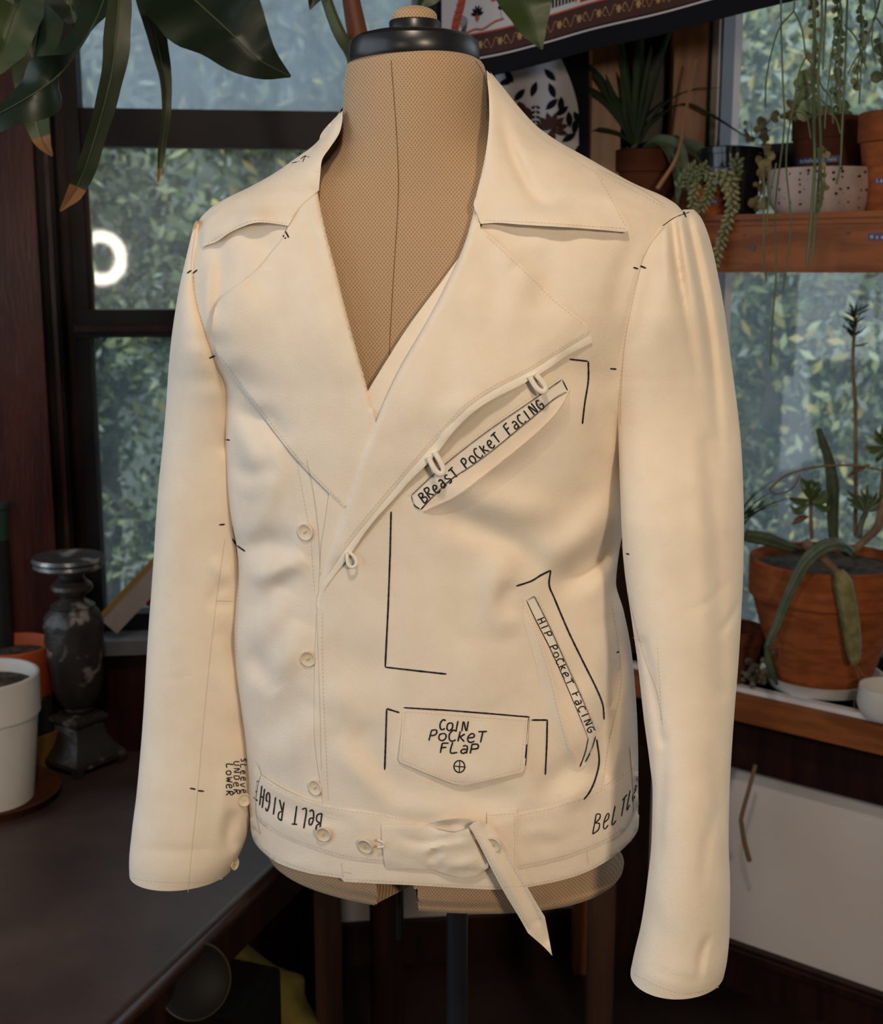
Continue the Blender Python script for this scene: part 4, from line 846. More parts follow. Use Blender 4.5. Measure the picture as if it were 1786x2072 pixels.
# ---- pen lines
def pen(groups, w_=3.0, name='pen_line', off=.4):
    for g in groups:
        m = MB(); ribbon(m, g[:-1] if isinstance(g[-1], bool) else g, w_, off, spline=not isinstance(g[-1], bool), jag=.12); m.build(name, 'ink', JK)
pen([[(1152, 727), (1172, 729), (1189, 731), True], [(1190, 731), (1190, 770), (1183, 815), (1178, 858)], [(791, 1035), (789, 1120), (785, 1230), (779, 1350), True], [(779, 1350), (840, 1357), (903, 1364), True],
     [(1044, 1186), (1074, 1176), (1094, 1164), (1114, 1154)], [(1114, 1154), (1111, 1184), (1122, 1212), (1150, 1278), (1180, 1340), (1205, 1390), (1219, 1425), (1222, 1456)], [(1207, 1496), (1212, 1540), (1204, 1577), (1193, 1602), (1181, 1618)],
     [(778, 1558), (780, 1500), (782, 1435), True], [(782, 1434), (808, 1442), True], [(1075, 1457), (1107, 1457), True], [(1107, 1456), (1106, 1505), (1103, 1568), True]], 3.2)
pen([[(816, 1432), (900, 1437), (990, 1444), (1071, 1451), True], [(1070, 1452), (1066, 1500), (1062, 1550), True]], 3.0)
# facing outlines
pen([[(832, 1003), (860, 976), (900, 940), (950, 900), (1000, 863), (1070, 815), (1137, 768)], [(1137, 768), (1148, 790), True], [(1148, 792), (1120, 808), (1080, 842), (1000, 908), (950, 945), (915, 968), (880, 1000), (851, 1031)], [(851, 1031), (838, 1022), (832, 1004)],
     [(1065, 1215), (1081, 1207), True], [(1081, 1207), (1110, 1265), (1143, 1338), (1175, 1408), (1205, 1478)], [(1205, 1490), (1196, 1518), (1184, 1542)], [(1190, 1494), (1184, 1522), (1173, 1552)]], 2.3)
pen([[(1065, 1215), (1085, 1258), (1120, 1328), (1165, 1432), (1190, 1494)]], 1.3)
# notches
pen([[(378, 553), (387, 547), True], [(390, 553), (399, 546), True], [(423, 725), (435, 720), True], [(443, 1062), (455, 1061), True], [(384, 1595), (396, 1597), True], [(400, 1600), (413, 1601), True], [(1281, 541), (1291, 544), True], [(1295, 538), (1307, 543), True],
     [(1234, 746), (1247, 747), True], [(1381, 425), (1388, 440), True], [(1266, 1120), (1273, 1122), True], [(1247, 1321), (1253, 1318), True], [(577, 467), (584, 481), True], [(572, 476), (578, 483), True], [(470, 1090), (480, 1104), (496, 1116)], [(456, 889), (465, 891), True]], 3.0, 'notch_mark')
pen([[(1340, 457), (1365, 440), (1395, 429)], [(608, 322), (616, 316), (626, 318)], [(612, 328), (618, 314)], [(590, 330), (606, 326)]], 1.5, 'notch_mark')
# ---- handwriting
G = {'B': [[(.1, 0), (.05, 1)], [(.1, .02), (.6, .08), (.62, .3), (.12, .46)], [(.12, .46), (.72, .56), (.7, .86), (.05, 1)]], 'R': [[(.12, 0), (.05, 1)], [(.1, .02), (.65, .08), (.62, .36), (.1, .5)], [(.15, .5), (.45, .72), (.8, 1)]],
     'e': [[(.1, .62), (.6, .55), (.62, .32), (.35, .25), (.08, .5), (.12, .85), (.4, 1), (.78, .88)]], 'a': [[(.2, .3), (.5, .22), (.68, .42), (.66, 1)], [(.66, .62), (.3, .58), (.1, .8), (.3, 1), (.66, .82)]], 'S': [[(.7, .22), (.4, .15), (.15, .32), (.3, .5), (.62, .66), (.55, .92), (.1, .95)]],
     'T': [[(0, .05), (.85, .0)], [(.45, .02), (.42, 1)]], 'P': [[(.15, .05), (.08, 1)], [(.1, .08), (.6, .02), (.72, .3), (.5, .5), (.12, .55)]], 'o': [[(.45, .3), (.1, .45), (.12, .85), (.45, 1), (.75, .75), (.68, .4), (.4, .3)]], 'C': [[(.75, .15), (.35, .08), (.08, .45), (.2, .88), (.5, 1), (.8, .85)]],
     'K': [[(.12, 0), (.08, 1)], [(.65, .25), (.12, .62)], [(.22, .56), (.75, 1)]], 'F': [[(.12, .02), (.08, 1)], [(.1, .05), (.75, .0)], [(.1, .48), (.6, .42)]], 'i': [[(.35, .05), (.32, 1)]], 'N': [[(.1, 1), (.14, .05), (.66, .95), (.7, .0)]],
     'G': [[(.7, .12), (.35, .02), (.1, .4), (.2, .85), (.5, .95), (.75, .75), (.7, .5), (.35, .52)], [(.35, .5), (.85, .48)]], 'H': [[(.12, 0), (.1, 1)], [(.68, 0), (.7, 1)], [(.1, .52), (.7, .48)]], 'L': [[(.15, 0), (.1, .95), (.75, .92)]],
     'W': [[(.02, .2), (.2, 1), (.42, .45), (.62, 1), (.85, .15)]], 'U': [[(.1, .1), (.12, .85), (.4, 1), (.68, .8), (.7, .1)]], 'D': [[(.12, .1), (.1, 1)], [(.1, .12), (.6, .2), (.72, .6), (.5, .92), (.1, 1)]], 'V': [[(.05, .25), (.35, 1), (.72, .2)]], 'p': [[(.12, .1), (.08, 1)], [(.1, .15), (.65, .15), (.68, .5), (.1, .6)]]}
def write(text, basel, h, w_=2.0, up=None, wid=None, shear=0.0, name='handwriting', flip=False):
    P = resample(basel, 1.0); n = len(text); m = MB(); L = len(P) - 1
    for i, ch in enumerate(text):
        if ch == ' ': continue
        k0 = L * i / n; k1 = L * (i + 1) / n
        a, b = P[int(k0)], P[min(L, int(k1))]; dx, dy = b[0] - a[0], b[1] - a[1]; l = math.hypot(dx, dy) + 1e-6; cw = (wid or 1.0)
        ux, uy = (dy / l, -dx / l) if up is None else up
        hh = h * rnd.uniform(.93, 1.07); jy = rnd.uniform(-.04, .04)
        for st_ in G[ch]:
            q = []
            for (gx, gy) in st_:
                gx = gx * .95; u = gx * cw; v = (1 - gy) + jy
                q.append((a[0] + dx * u + (ux + dx / l * shear) * v * hh, a[1] + dy * u + (uy + dy / l * shear) * v * hh))
            ribbon(m, q, w_, .45, step=2.2, spline=len(q) > 2, jag=.1)
    return m.build(name, 'ink', JK)
write('BReaST PoCKeT FaCiNG', [(858, 1019), (905, 982), (1000, 904), (1106, 822)], 23, 2.8, wid=1.0)
write('HiP PoCKeT FaCiNG', [(1086, 1254), (1122, 1334), (1161, 1417), (1192, 1488)], 16, 2.3, wid=.98)
write('CoiN', [(887, 1477), (948, 1480)], 22, 2.9, wid=1.1, shear=.12); write('PoCKeT', [(866, 1498), (983, 1503)], 23, 2.9, wid=1.1, shear=.15); write('FLap', [(889, 1523), (970, 1526)], 21, 2.9, wid=1.1, shear=.12)
m = MB(); ribbon(m, [(929 + 11 * math.cos(a), 1551 + 12 * math.sin(a)) for a in np.linspace(0, 6.4, 24)], 2.4, .45, step=2.5); ribbon(m, [(917, 1550), (942, 1552)], 2.0, .45); ribbon(m, [(930, 1539), (929, 1564)], 2.0, .45); m.build('button_mark', 'ink', JK)
write('BeLTLe', [(1198, 1688), (1222, 1680), (1248, 1662), (1270, 1638), (1288, 1606)], 42, 2.3, up=(.16, -.98), wid=.85)
write('BeLT RiGHT', [(652, 1645), (610, 1634), (570, 1622), (540, 1600), (514, 1572)], 40, 2.8, up=(-.12, .99), wid=.9)
write('LoWeR', [(458, 1545), (457, 1614)], 15, 2.2, wid=.9); write('UNDeR', [(473, 1540), (472, 1612)], 13, 2.0, wid=.9); write('SLeeVe', [(487, 1534), (486, 1610)], 13, 2.0, wid=.9)
# ================================================================== OUTDOORS
M['leafA'] = mat('leaf_mid_green', (.11, .15, .055), .6); M['leafB'] = mat('leaf_dark_green', (.022, .036, .018), .6); M['leafC'] = mat('leaf_pale_green', (.34, .39, .18), .6)
M['leafD'] = mat('leaf_yellow', (.48, .40, .12), .6); M['leafE'] = mat('leaf_grey_green', (.33, .38, .30), .6); M['bark'] = mat('grey_bark', (.05, .045, .04), .9, (.09, .08, .07), 20)
M['ground'] = mat('gravel_yard', (.30, .27, .25), .95, (.16, .17, .12), 1.2, .3, 30)
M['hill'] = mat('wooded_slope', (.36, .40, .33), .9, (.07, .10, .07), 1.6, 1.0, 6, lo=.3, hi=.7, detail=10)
m = MB(); m.box((0, 9, -.93), (26, 12.5, .06)); m.build('ground', 'ground', kind='structure', smooth=False)
rs = np.random.RandomState(5)
nx, nz = 90, 40; V = []
for j in range(nz):
    for i in range(nx):
        V.append((-11 + 22 * i / (nx - 1), 12.5 + 1.2 * j / nz + .5 * math.sin(i * .9 + j * .4) + .4 * rs.rand(), -.9 + 8.5 * j / (nz - 1)))
meshobj('wooded_hillside', V, [(j * nx + i, j * nx + i + 1, (j + 1) * nx + i + 1, (j + 1) * nx + i) for j in range(nz - 1) for i in range(nx - 1)], 'hill')['kind'] = 'structure'
def tree(name, x, y, h, r, nl, ls, w_, label, seed, low=.5):
    q = np.random.RandomState(seed); T = thing(name, (x, y, -.9), label, 'tree', 'trees outside the windows')
    m = MB(); pts = [(x, y, -.9), (x + q.randn() * .1, y, h * .3), (x + q.randn() * .2, y + .1, h * .7), (x + q.randn() * .3, y, h)]
    m.tube(S3(pts, 5), [.10 * r, .02], 8); m.build('trunk', 'bark', T)
    blobs = []
    for k in range(13):
        a = q.rand() * 6.28; rr = r * (.25 + .6 * q.rand()); zz = low + (h - low) * q.rand(); e = (x + math.cos(a) * rr, y + math.sin(a) * rr * .7, zz)
        m = MB(); z0 = max(-.4, zz - .7 * r); m.tube(S3([(x, y, z0), ((x + e[0]) / 2 + q.randn() * .08, (y + e[1]) / 2, (z0 + zz) / 2 - .05), e, (e[0] + math.cos(a) * .3, e[1], e[2] + .25)], 4), [.05 * r, .010], 6); m.build('branch', 'bark', T)
        blobs.append((e, r * (.35 + .3 * q.rand())))
    nl = int(nl * 1.9); P = np.zeros((nl, 3)); bi = q.randint(0, len(blobs), nl); d = q.randn(nl, 3); d /= np.linalg.norm(d, axis=1)[:, None]; rad = q.rand(nl) ** .6
    C = np.array([b[0] for b in blobs]); R = np.array([b[1] for b in blobs]); P = C[bi] + d * (R[bi] * rad)[:, None] * np.array([1, .8, .85])
    u = q.randn(nl, 3); u[:, 2] -= .5; u /= np.linalg.norm(u, axis=1)[:, None]; v = np.cross(u, q.randn(nl, 3)); v /= np.linalg.norm(v, axis=1)[:, None]
    s_ = (ls * .58 * (.5 + q.rand(nl)))[:, None]
    V = np.stack([P - u * s_, P + v * s_ * .42, P + u * s_, P - v * s_ * .42], 1).reshape(-1, 3)
    F = np.arange(nl * 4).reshape(-1, 4); mi = q.choice(5, nl, p=w_)
    o = meshobj('foliage', V, F.tolist(), ['leafA', 'leafB', 'leafC', 'leafD', 'leafE'], T, False, mi); o['kind'] = 'stuff'
TW = {'a': [.30, .30, .18, .06, .16], 'b': [.25, .20, .22, .16, .17], 'c': [.32, .42, .14, .02, .10]}
for i, (x, y, h, r, nl, ls, k, lab) in enumerate([
    (-2.0, 7.2, 2.6, 1.3, 4200, .075, 'c', 'leafy green tree outside, at the far left of the dark framed window'), (-.95, 6.2, 1.7, .85, 4200, .055, 'c', 'dark bushy tree outside behind the lower left window pane'),
    (-.25, 8.0, 3.4, 1.5, 4200, .09, 'a', 'tall grey-green tree outside behind the upper left window pane'), (.9, 7.0, 3.0, 1.2, 3200, .08, 'a', 'tree outside mostly hidden behind the corner posts'),
    (1.55, 6.0, 2.5, 1.0, 5200, .06, 'b', 'yellowing tree outside just right of the jacket shoulder'), (2.35, 5.6, 2.8, 1.0, 5200, .055, 'b', 'yellow-green tree outside at the right edge of the picture'),
    (2.2, 8.0, 3.2, 1.5, 4200, .085, 'a', 'pale tree outside behind the yellowing ones at right'), (-1.3, 9.8, 3.8, 1.7, 3600, .10, 'a', 'distant tall tree outside behind the left window'),
    (1.2, 10.2, 3.9, 1.8, 3600, .10, 'a', 'distant tree outside seen low between jacket and window frame'), (3.4, 9.6, 3.6, 1.8, 3600, .10, 'a', 'distant tree outside at the far right'),
    (1.9, 6.4, .75, 1.1, 4200, .055, 'b', 'low shrub outside behind the big terracotta pot')]):
    tree('shrub' if 'shrub' in lab else 'tree', x, y, h, r, nl, ls, TW[k], lab, 20 + i, -.6 if 'shrub' in lab or 'bushy' in lab else .2)
# ================================================================== TABLE
ZT = .58
def pz(px, py, z=ZT): p = atz(px, py, z); return Vector((p.x, p.y, z))
A = pz(215, 2072); B = pz(560, 1740); d_ = (B - A).normalized()
N1 = A - d_ * .75; N2 = Vector((-.158, 2.30, ZT)); n_ = Vector((d_.y, -d_.x, 0))
TB = thing('table', (-.9, 1.7, 0), 'low dark brown scuffed table with a worn rounded edge, left of the dress form', 'table')
m = MB(); top = [N1 - n_ * .012, N2 - n_ * .012, Vector((-.165, 2.53, ZT)), Vector((-1.6, 2.38, ZT)), Vector((-1.6, .82, ZT)), Vector((N1.x - .1, .82, ZT))]
m.prism([p - Vector((0, 0, .012)) for p in top], (0, 0, .012)); m.build('tabletop', 'table', TB, smooth=False)
m = MB(); pr = [(-.012, 0), (-.004, -.001), (.002, -.005), (.005, -.012), (.005, -.022), (0, -.030), (-.006, -.034), (-.02, -.034)]
V = [];
for p in (N1, N2): V += [p + n_ * a + Vector((0, 0, b)) for a, b in pr]
k = len(pr); m.add(V, [(i, i + 1, k + i + 1, k + i) for i in range(k - 1)] + [tuple(range(k, 2 * k)), tuple(range(k))[::-1]]); m.build('edge_moulding', 'table_edge', TB)
m = MB(); m.prism([N1 - n_ * .02 - Vector((0, 0, .034)), N2 - n_ * .02 - Vector((0, 0, .034)), N2 - n_ * .02 - Vector((0, 0, .11)), N1 - n_ * .02 - Vector((0, 0, .11))], -n_ * .02); m.build('apron', 'darkwood', TB, smooth=False)
for (x, y) in ((-.24, 2.22), (-1.5, 2.3), (-1.5, .9)):
    m = MB(); m.box((x, y, .265), (.055, .055, .53), -.3, .006); m.build('leg', 'darkwood', TB)
# things under the table
M['yellow_cloth'] = mat('mustard_cloth', (.24, .19, .035), .9, (.12, .10, .02), 9, .3, 60)
m = MB(); bm = bmesh.new(); bmesh.ops.create_icosphere(bm, subdivisions=4, radius=1); q = np.random.RandomState(4)
V = [Vector((v.co.x * .17 * (1 + .12 * math.sin(v.co.z * 9 + v.co.y * 4)), v.co.y * .14, v.co.z * .19 * (1 + .10 * math.sin(v.co.x * 8 + 1)))) + Vector((-.37, 2.02, .20)) for v in bm.verts]
m.add(V, [[v.index for v in f.verts] for f in bm.faces]); bm.free(); o = recenter(m.build('cloth_bag', 'yellow_cloth')); props(o, 'crumpled mustard yellow cloth bag on the floor under the table', 'bag')
M['smoke'] = mat('smoky_dish', (.012, .010, .009), .55, spec=.2); M['brassy'] = mat('dull_brass_rim', (.09, .065, .03), .35, metallic=.5)
DS = thing('dish', (-.31, 1.72, .47), 'dark shallow dish with a brassy rim tilted against the table side', 'dish')
cd = at(392, 1985, 1.72); ax = Vector((.45, -.75, .35)).normalized()
m = MB(); m.lathe([(.001, -.008), (.038, -.007), (.052, .003), (.054, .005), (.051, .006), (.036, -.003), (.001, -.004)], cd, 48, axis=ax); m.build('bowl', 'smoke', DS)
m = MB(); m.tube([cd + Vector((0, 0, 1)).rotation_difference(ax) @ Vector((  .054 * math.cos(a), .054 * math.sin(a), .005)) for a in np.linspace(0, 6.2832, 49)], .0018, 8); m.build('rim', 'brassy', DS)
SH = thing('low_shelf', (-.30, 1.72, 0), 'dark wooden crate under the table edge holding the dish', 'shelf')
m = MB(); m.box((-.325, 1.79, .235), (.10, .16, .47), -.33, .004); m.build('box', 'black', SH)
M['pine_dim'] = mat('shaded_pine', (.06, .022, .008), .6, (.04, .014, .006), 5, .1, 30, stretch=(12, 12, 1))  # orange pine with the shade on the stool legs put into its colour
ST_ = thing('stool', tuple(at(940, 1900, 2.15)), 'orange pine stool standing behind the dress form, only its legs in view', 'stool')
xa, xb = at(1215, 1900, 2.02).x, at(664, 1900, 2.02).x
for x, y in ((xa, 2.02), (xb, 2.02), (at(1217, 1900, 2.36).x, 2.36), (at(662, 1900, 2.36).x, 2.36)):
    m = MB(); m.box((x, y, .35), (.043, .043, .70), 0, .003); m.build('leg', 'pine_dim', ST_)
m = MB(); m.box(((xa + xb) / 2, 2.19, .715), (xa - xb + .06, .42, .03), 0, .004); m.build('seat', 'pine_v', ST_)
# ================================================================== THINGS ON THE TABLE
# candlestick
M['aged'] = mat('aged_silver_paint', (.045, .038, .034), .34, (.36, .31, .28), 24, .7, 90, metallic=.35, lo=.60, hi=.70, detail=8)
M['aged_rim'] = mat('worn_silver_rim', (.10, .10, .105), .3, (.50, .48, .45), 16, .4, 90, metallic=.4, lo=.56, hi=.66)
cb = pz(165, 1545); ky = cb.y; S_ = ky * 1.02 / FPX
CS = thing('candlestick', tuple(cb), 'tall carved candlestick in flaking dark silver paint with square footed base', 'candlestick')
ztop = zrow(1130, ky); hgt = ztop - ZT; U_ = hgt / 430.0
m = MB(); m.lathe([(20 * U_, 0), (62 * U_, 2 * U_), (69 * U_, 8 * U_), (66 * U_, 14 * U_), (71 * U_, 20 * U_), (68 * U_, 27 * U_), (60 * U_, 24 * U_), (54 * U_, 22 * U_), (1e-4, 22 * U_)], (cb.x - .004, ky, ztop - 22 * U_), 48); m.build('drip_plate', 'aged_rim', CS)
prof = [(26, 402), (25, 392), (30, 386), (40, 378), (41, 370), (36, 362), (26, 355), (24, 348), (34, 342), (44, 335), (42, 330), (50, 322), (57, 308), (58, 296), (56, 282), (57, 262), (56, 240), (54, 215), (51, 190), (47, 165), (42, 145), (34, 130), (26, 124), (30, 120), (24, 116), (22, 112), (30, 110), (40, 107)]
m = MB(); m.lathe([(r_ * U_, h_ * U_) for r_, h_ in prof[::-1]], (cb.x, ky, ZT), 48)
for i, v in enumerate(m.V):     # carved relief on the vase
    h_ = (v.z - ZT) / U_
    if 140 < h_ < 310:
        a = math.atan2(v.y - ky, v.x - cb.x); k = 1 + .035 * math.sin(a * 5 + h_ * .05) * math.sin(h_ * .09) + .02 * math.sin(a * 11 - h_ * .11)
        v.x = cb.x + (v.x - cb.x) * k; v.y = ky + (v.y - ky) * k
m.build('stem', 'aged', CS)
m = MB(); a0 = -math.pi / 2 + .17
m.lathe([(r_ * U_, h_ * U_) for r_, h_ in [(92, 14), (92, 24), (86, 28), (66, 44), (52, 66), (48, 88), (58, 96), (58, 103), (48, 110)]], (cb.x, ky, ZT), 4, start=a0); m.build('base', 'aged', CS, smooth=False)
for k in range(4):
    a = a0 + k * math.pi / 2; m = MB(); m.box((cb.x + 76 * U_ * math.cos(a), ky + 76 * U_ * math.sin(a), ZT + 8 * U_), (20 * U_, 20 * U_, 16 * U_), a + .78, .002); m.build('foot', 'aged', CS)
# pots on the table
def pot(name, c, rt, rb, h, rimh, rimt, mt, label, cat='plant pot', rim=None, soil='soil', n=48, parent=None, group=None, soild=.025, bottom=True):
    """c: base centre"""
    T = thing(name, tuple(c), label, cat, group); c = Vector(c)
    m = MB(); g = rimt
    m.lathe([(1e-4, 0), (rb, 0), (rt - g, h - rimh), (rt, h - rimh + .001), (rt + .001, h - .002), (rt - .002, h), (rt - .006, h - .001), (rt - .009, h - rimh), (rb - .006, .012), (1e-4, .012)], c, n); m.build('pot_body', mt, T, sharp=50)
    m = MB(); zz = h - soild; rr = rt - .009
    V = [c + Vector((0, 0, zz))]; F = []; K = 5
    for i in range(1, K + 1):
        for k in range(24): a = 2 * math.pi * k / 24; V.append(c + Vector((rr * i / K * math.cos(a), rr * i / K * math.sin(a), zz + (rnd.uniform(-.004, .006) if i < K else 0))))
    for k in range(24): F.append((0, 1 + k, 1 + (k + 1) % 24))
    for i in range(K - 1):
        for k in range(24): a_, b_ = 1 + i * 24 + k, 1 + i * 24 + (k + 1) % 24; F.append((a_, a_ + 24, b_ + 24, b_))
    m.add(V, F); m.build('soil', soil, T)
    return T
def saucer(c, r, h, mt, label, cat='saucer', name='saucer'):
    m = MB(); m.lathe([(1e-4, 0), (r * .86, 0), (r * .98, h * .9), (r, h), (r * .97, h), (r * .84, .003 + h * .15), (1e-4, .003 + h * .15)], c, 56); o = m.build(name, mt, sharp=50); recenter(o); return props(o, label, cat)
M['soil'] = mat('potting_soil', (.018, .012, .008), .95, (.06, .045, .03), 60, 1.0, 90)
M['white_glaze'] = mat('white_ceramic', (.62, .60, .57), .35, (.56, .54, .52), 6)
M['terra'] = mat('terracotta', (.30, .085, .026), .85, (.21, .056, .018), 7, .1, 90, spec=.15, stretch=(3, 3, 10))
M['terra_dark'] = mat('dusky_terracotta', (.10, .030, .014), .9, (.065, .020, .010), 8, .1, 90, spec=.12)
M['orange_pl'] = mat('orange_plastic', (.42, .075, .02), .5, (.36, .06, .015), 4)
M['yellow_gl'] = mat('ochre_glaze', (.30, .17, .03), .4); M['green_pl'] = mat('dark_green_plastic', (.02, .05, .04), .25)
w1 = pz(-20, 1620); pot('plant_pot', w1, .100, .078, .245, .075, .005, 'white_glaze', 'white ceramic pot of bare soil in a terracotta saucer, at the left edge')
saucer(w1 - Vector((0.0, 0, 0.0)), .128, .022, 'terra_dark', 'terracotta saucer under the white pot on the dark table')
o1 = pz(20, 1490); o1.y = 2.44; o1.x = at(28, 1400, o1.y).x
o = saucer(o1, .104, .075, 'yellow_gl', 'ochre glazed cachepot under the orange plastic pot', 'cachepot', 'cachepot')
pot('plant_pot', o1 + Vector((0, 0, .016)), .083, .056, .225, .03, .0, 'orange_pl', 'orange plastic pot of dry soil behind the white pot')
g1 = at(-15, 1090, 2.52); m = MB(); m.lathe([(1e-4, 0), (.034, 0), (.036, .06), (.040, .065), (.040, .075), (1e-4, .075)], g1, 32); 
JB = thing('bottle', (g1.x, g1.y, ZT), 'dark green glass bottle cut by the left edge, behind the orange pot', 'bottle')
m.build('shoulder', 'green_pl', JB); m = MB(); m.lathe([(1e-4, 0), (.033, 0), (.034, g1.z - ZT), (1e-4, g1.z - ZT)], (g1.x, g1.y, ZT), 32); m.build('body', 'black_plastic', JB)
p = pz(105, 1515); m = MB(); m.lathe([(1e-4, 0), (.030, 0), (.030, .01), (.018, .055), (.006, .064), (1e-4, .064)], p, 24); o = recenter(m.build('candle_stub', 'white_glaze')); props(o, 'small white candle stub beside the candlestick base', 'candle')
p = pz(84, 1548); m = MB(); m.box(p + Vector((0, .02, .07)), (.045, .05, .14), .2, .006)
o = recenter(m.build('black_tin', 'black_plastic')); props(o, 'black tin between the white pot and the candlestick', 'tin')
# yellow edged ruler leaning on the sill, red bead
RU = thing('ruler', tuple(wl(258, 1240, .12)), 'pale wooden ruler with an ochre edge leaning on the window sill', 'ruler')
a, b = wl(214, 1262, .10), wl(312, 1158, .10); u = (b - a).normalized(); vv = NL.cross(u).normalized(); vv = vv if vv.z > 0 else -vv
b = b + u * .12
m = MB(); m.prism([a - vv * .030, b - vv * .030, b + vv * .012, a + vv * .012], NL * .004); m.build('blade', mat('pale_ruler', (.34, .28, .25), .5), RU, smooth=False)
m = MB(); m.prism([a + vv * .012, b + vv * .012, b + vv * .022, a + vv * .022], NL * .005); m.build('edge', 'yellow_gl', RU, smooth=False)
m = MB(); m.lathe([(1e-4, 0), (.016, .002), (.018, .012), (.018, .07), (.014, .076), (1e-4, .08)], wl(312, 1225, .07), 20); o = recenter(m.build('red_jar', mat('red_plastic', (.40, .02, .02), .4))); props(o, 'small red jar on the sill, half behind the jacket sleeve', 'jar')
# ================================================================== BIG LEAFED HANGING PLANT, TOP LEFT
M['gleaf'] = mat('glossy_dark_leaf', (.010, .020, .009), .40, (.006, .013, .006), 5, .2, 12, spec=.35)
M['gleaf2'] = mat('glossy_green_leaf', (.030, .052, .010), .45, (.018, .038, .008), 5, .2, 12)
M['gleaf3'] = mat('drying_leaf', (.026, .036, .013), .5, (.018, .028, .011), 6, .2, 12)
M['brownleaf'] = mat('dry_brown_leaf', (.30, .13, .045), .7, (.20, .085, .03), 9, .4, 60)
M['stemg'] = mat('green_stem', (.05, .07, .03), .6); M['stake'] = mat('brown_plant_stake', (.12, .035, .015), .6)
HPY = 1.95
HP = thing('hanging_houseplant', tuple(at(700, 60, HPY)), 'large broad-leaved houseplant with a stake, its long dark leaves drooping from the top left', 'plant')
def bigleaf(mid, wid, mt, tip=None, latv=(1, 0, 0), name='leaf', fold=.3, label=None, rib=True, parent=None, wav=.12):
    P = crom([at(*p) for p in mid], 6); n = len(P); L_ = np.linspace(0, 1, n); W = np.interp(L_, np.linspace(0, 1, len(wid)), wid); W = [w_ / FPX * P[i].y for i, w_ in enumerate(W)]
    # lateral direction: across the midrib, turned in space
    m = MB(); lat = Vector(latv); m.leaf(P, W, lat, fold, 4, wav=wav, ph=rnd.random() * 6); mats = [mt]
    if tip is not None:
        mats.append('brownleaf'); m.I = [1 if (i // 8) >= tip * (n - 1) else 0 for i in range(len(m.F))]
    o = m.build(name, mats, parent or HP)
    if label: o['label'] = label
    if rib: r_ = MB(); r_.tube([p - Vector((0, .0008, 0)) for p in P], [.0016, .0004], 6); r_.build('midrib', 'stemg', o)
    return o
bigleaf([(330, -60, 1.75), (400, 5, 1.72), (460, 60, 1.70), (520, 118, 1.70), (588, 155, 1.72)], [60, 92, 98, 84, 58, 30, 2], 'gleaf', latv=(.72, .25, .75), label='broad dark leaf pointing right')
bigleaf([(245, -60, 1.6), (238, 40, 1.6), (228, 140, 1.6), (205, 235, 1.62), (176, 330, 1.64), (152, 385, 1.65), (122, 427, 1.65)], [14, 24, 26, 22, 20, 19, 20, 15, 2], 'gleaf3', tip=.80, latv=(1, .5, .1), label='long narrow leaf with a dry brown tip')
bigleaf([(225, -50, 1.7), (195, 40, 1.66), (130, 140, 1.62), (60, 195, 1.6), (-40, 250, 1.6)], [30, 42, 52, 50, 46, 30], 'gleaf', latv=(.6, .3, .8), label='shiny leaf sweeping down to the left edge')
bigleaf([(285, -50, 1.8), (312, 60, 1.8), (332, 150, 1.8), (336, 225, 1.8), (326, 310, 1.82), (320, 368, 1.82)], [26, 22, 13, 9, 8, 2], 'gleaf3', tip=.88, latv=(1, .6, 0), label='thin twisted leaf hanging before the window rail')
bigleaf([(60, -60, 1.85), (35, 10, 1.85), (8, 90, 1.85), (-25, 165, 1.85)], [30, 50, 42, 4], 'gleaf2', latv=(1, .3, .3))
bigleaf([(95, -70, 1.9), (80, 40, 1.9), (66, 140, 1.9), (72, 230, 1.9), (86, 285, 1.9), (106, 316, 1.9)], [34, 46, 38, 26, 17, 2], 'gleaf2', tip=.74, latv=(1, .2, 0), label='green leaf with a shrivelled brown tip')
bigleaf([(130, -60, 1.7), (140, 0, 1.7), (150, 35, 1.7), (158, 62, 1.7)], [40, 42, 24, 2], 'gleaf', latv=(1, .3, 0))
bigleaf([(650, -50, 1.9), (636, -10, 1.9), (627, 20, 1.9)], [22, 16, 1], 'gleaf', latv=(1, .3, 0), rib=False)
bigleaf([(880, -60, 1.9), (864, -12, 1.9), (846, 20, 1.9)], [40, 26, 1], 'gleaf2', latv=(1, .3, 0), rib=False)
bigleaf([(1050, -110, 2.0), (1058, -20, 1.96), (1075, 45, 1.95), (1096, 100, 1.95)], [60, 62, 36, 2], 'gleaf2', latv=(1, .15, 0), fold=.15, label='broad green leaf hanging before the printed cloth')
bigleaf([(10, -90, 1.5), (25, -20, 1.5), (30, 10, 1.5)], [50, 34, 2], 'gleaf', latv=(1, .2, .1), rib=False)
m = MB(); m.tube([at(700, -90, HPY), at(712, 10, HPY), at(728, 92, HPY)], [.011, .016], 12); m.build('stake', 'stake', HP)
for pts, r_ in (([(640, -80, 1.93), (664, 10, 1.93), (688, 70, 1.93), (712, 110, 1.95), (722, 160, 1.97)], [.007, .011]), ([(742, 82, 1.94), (728, 110, 1.95), (722, 170, 1.97)], [.012, .014])):
    m = MB(); m.tube(line3(pts), r_, 10); m.build('stem', 'stemg', HP)
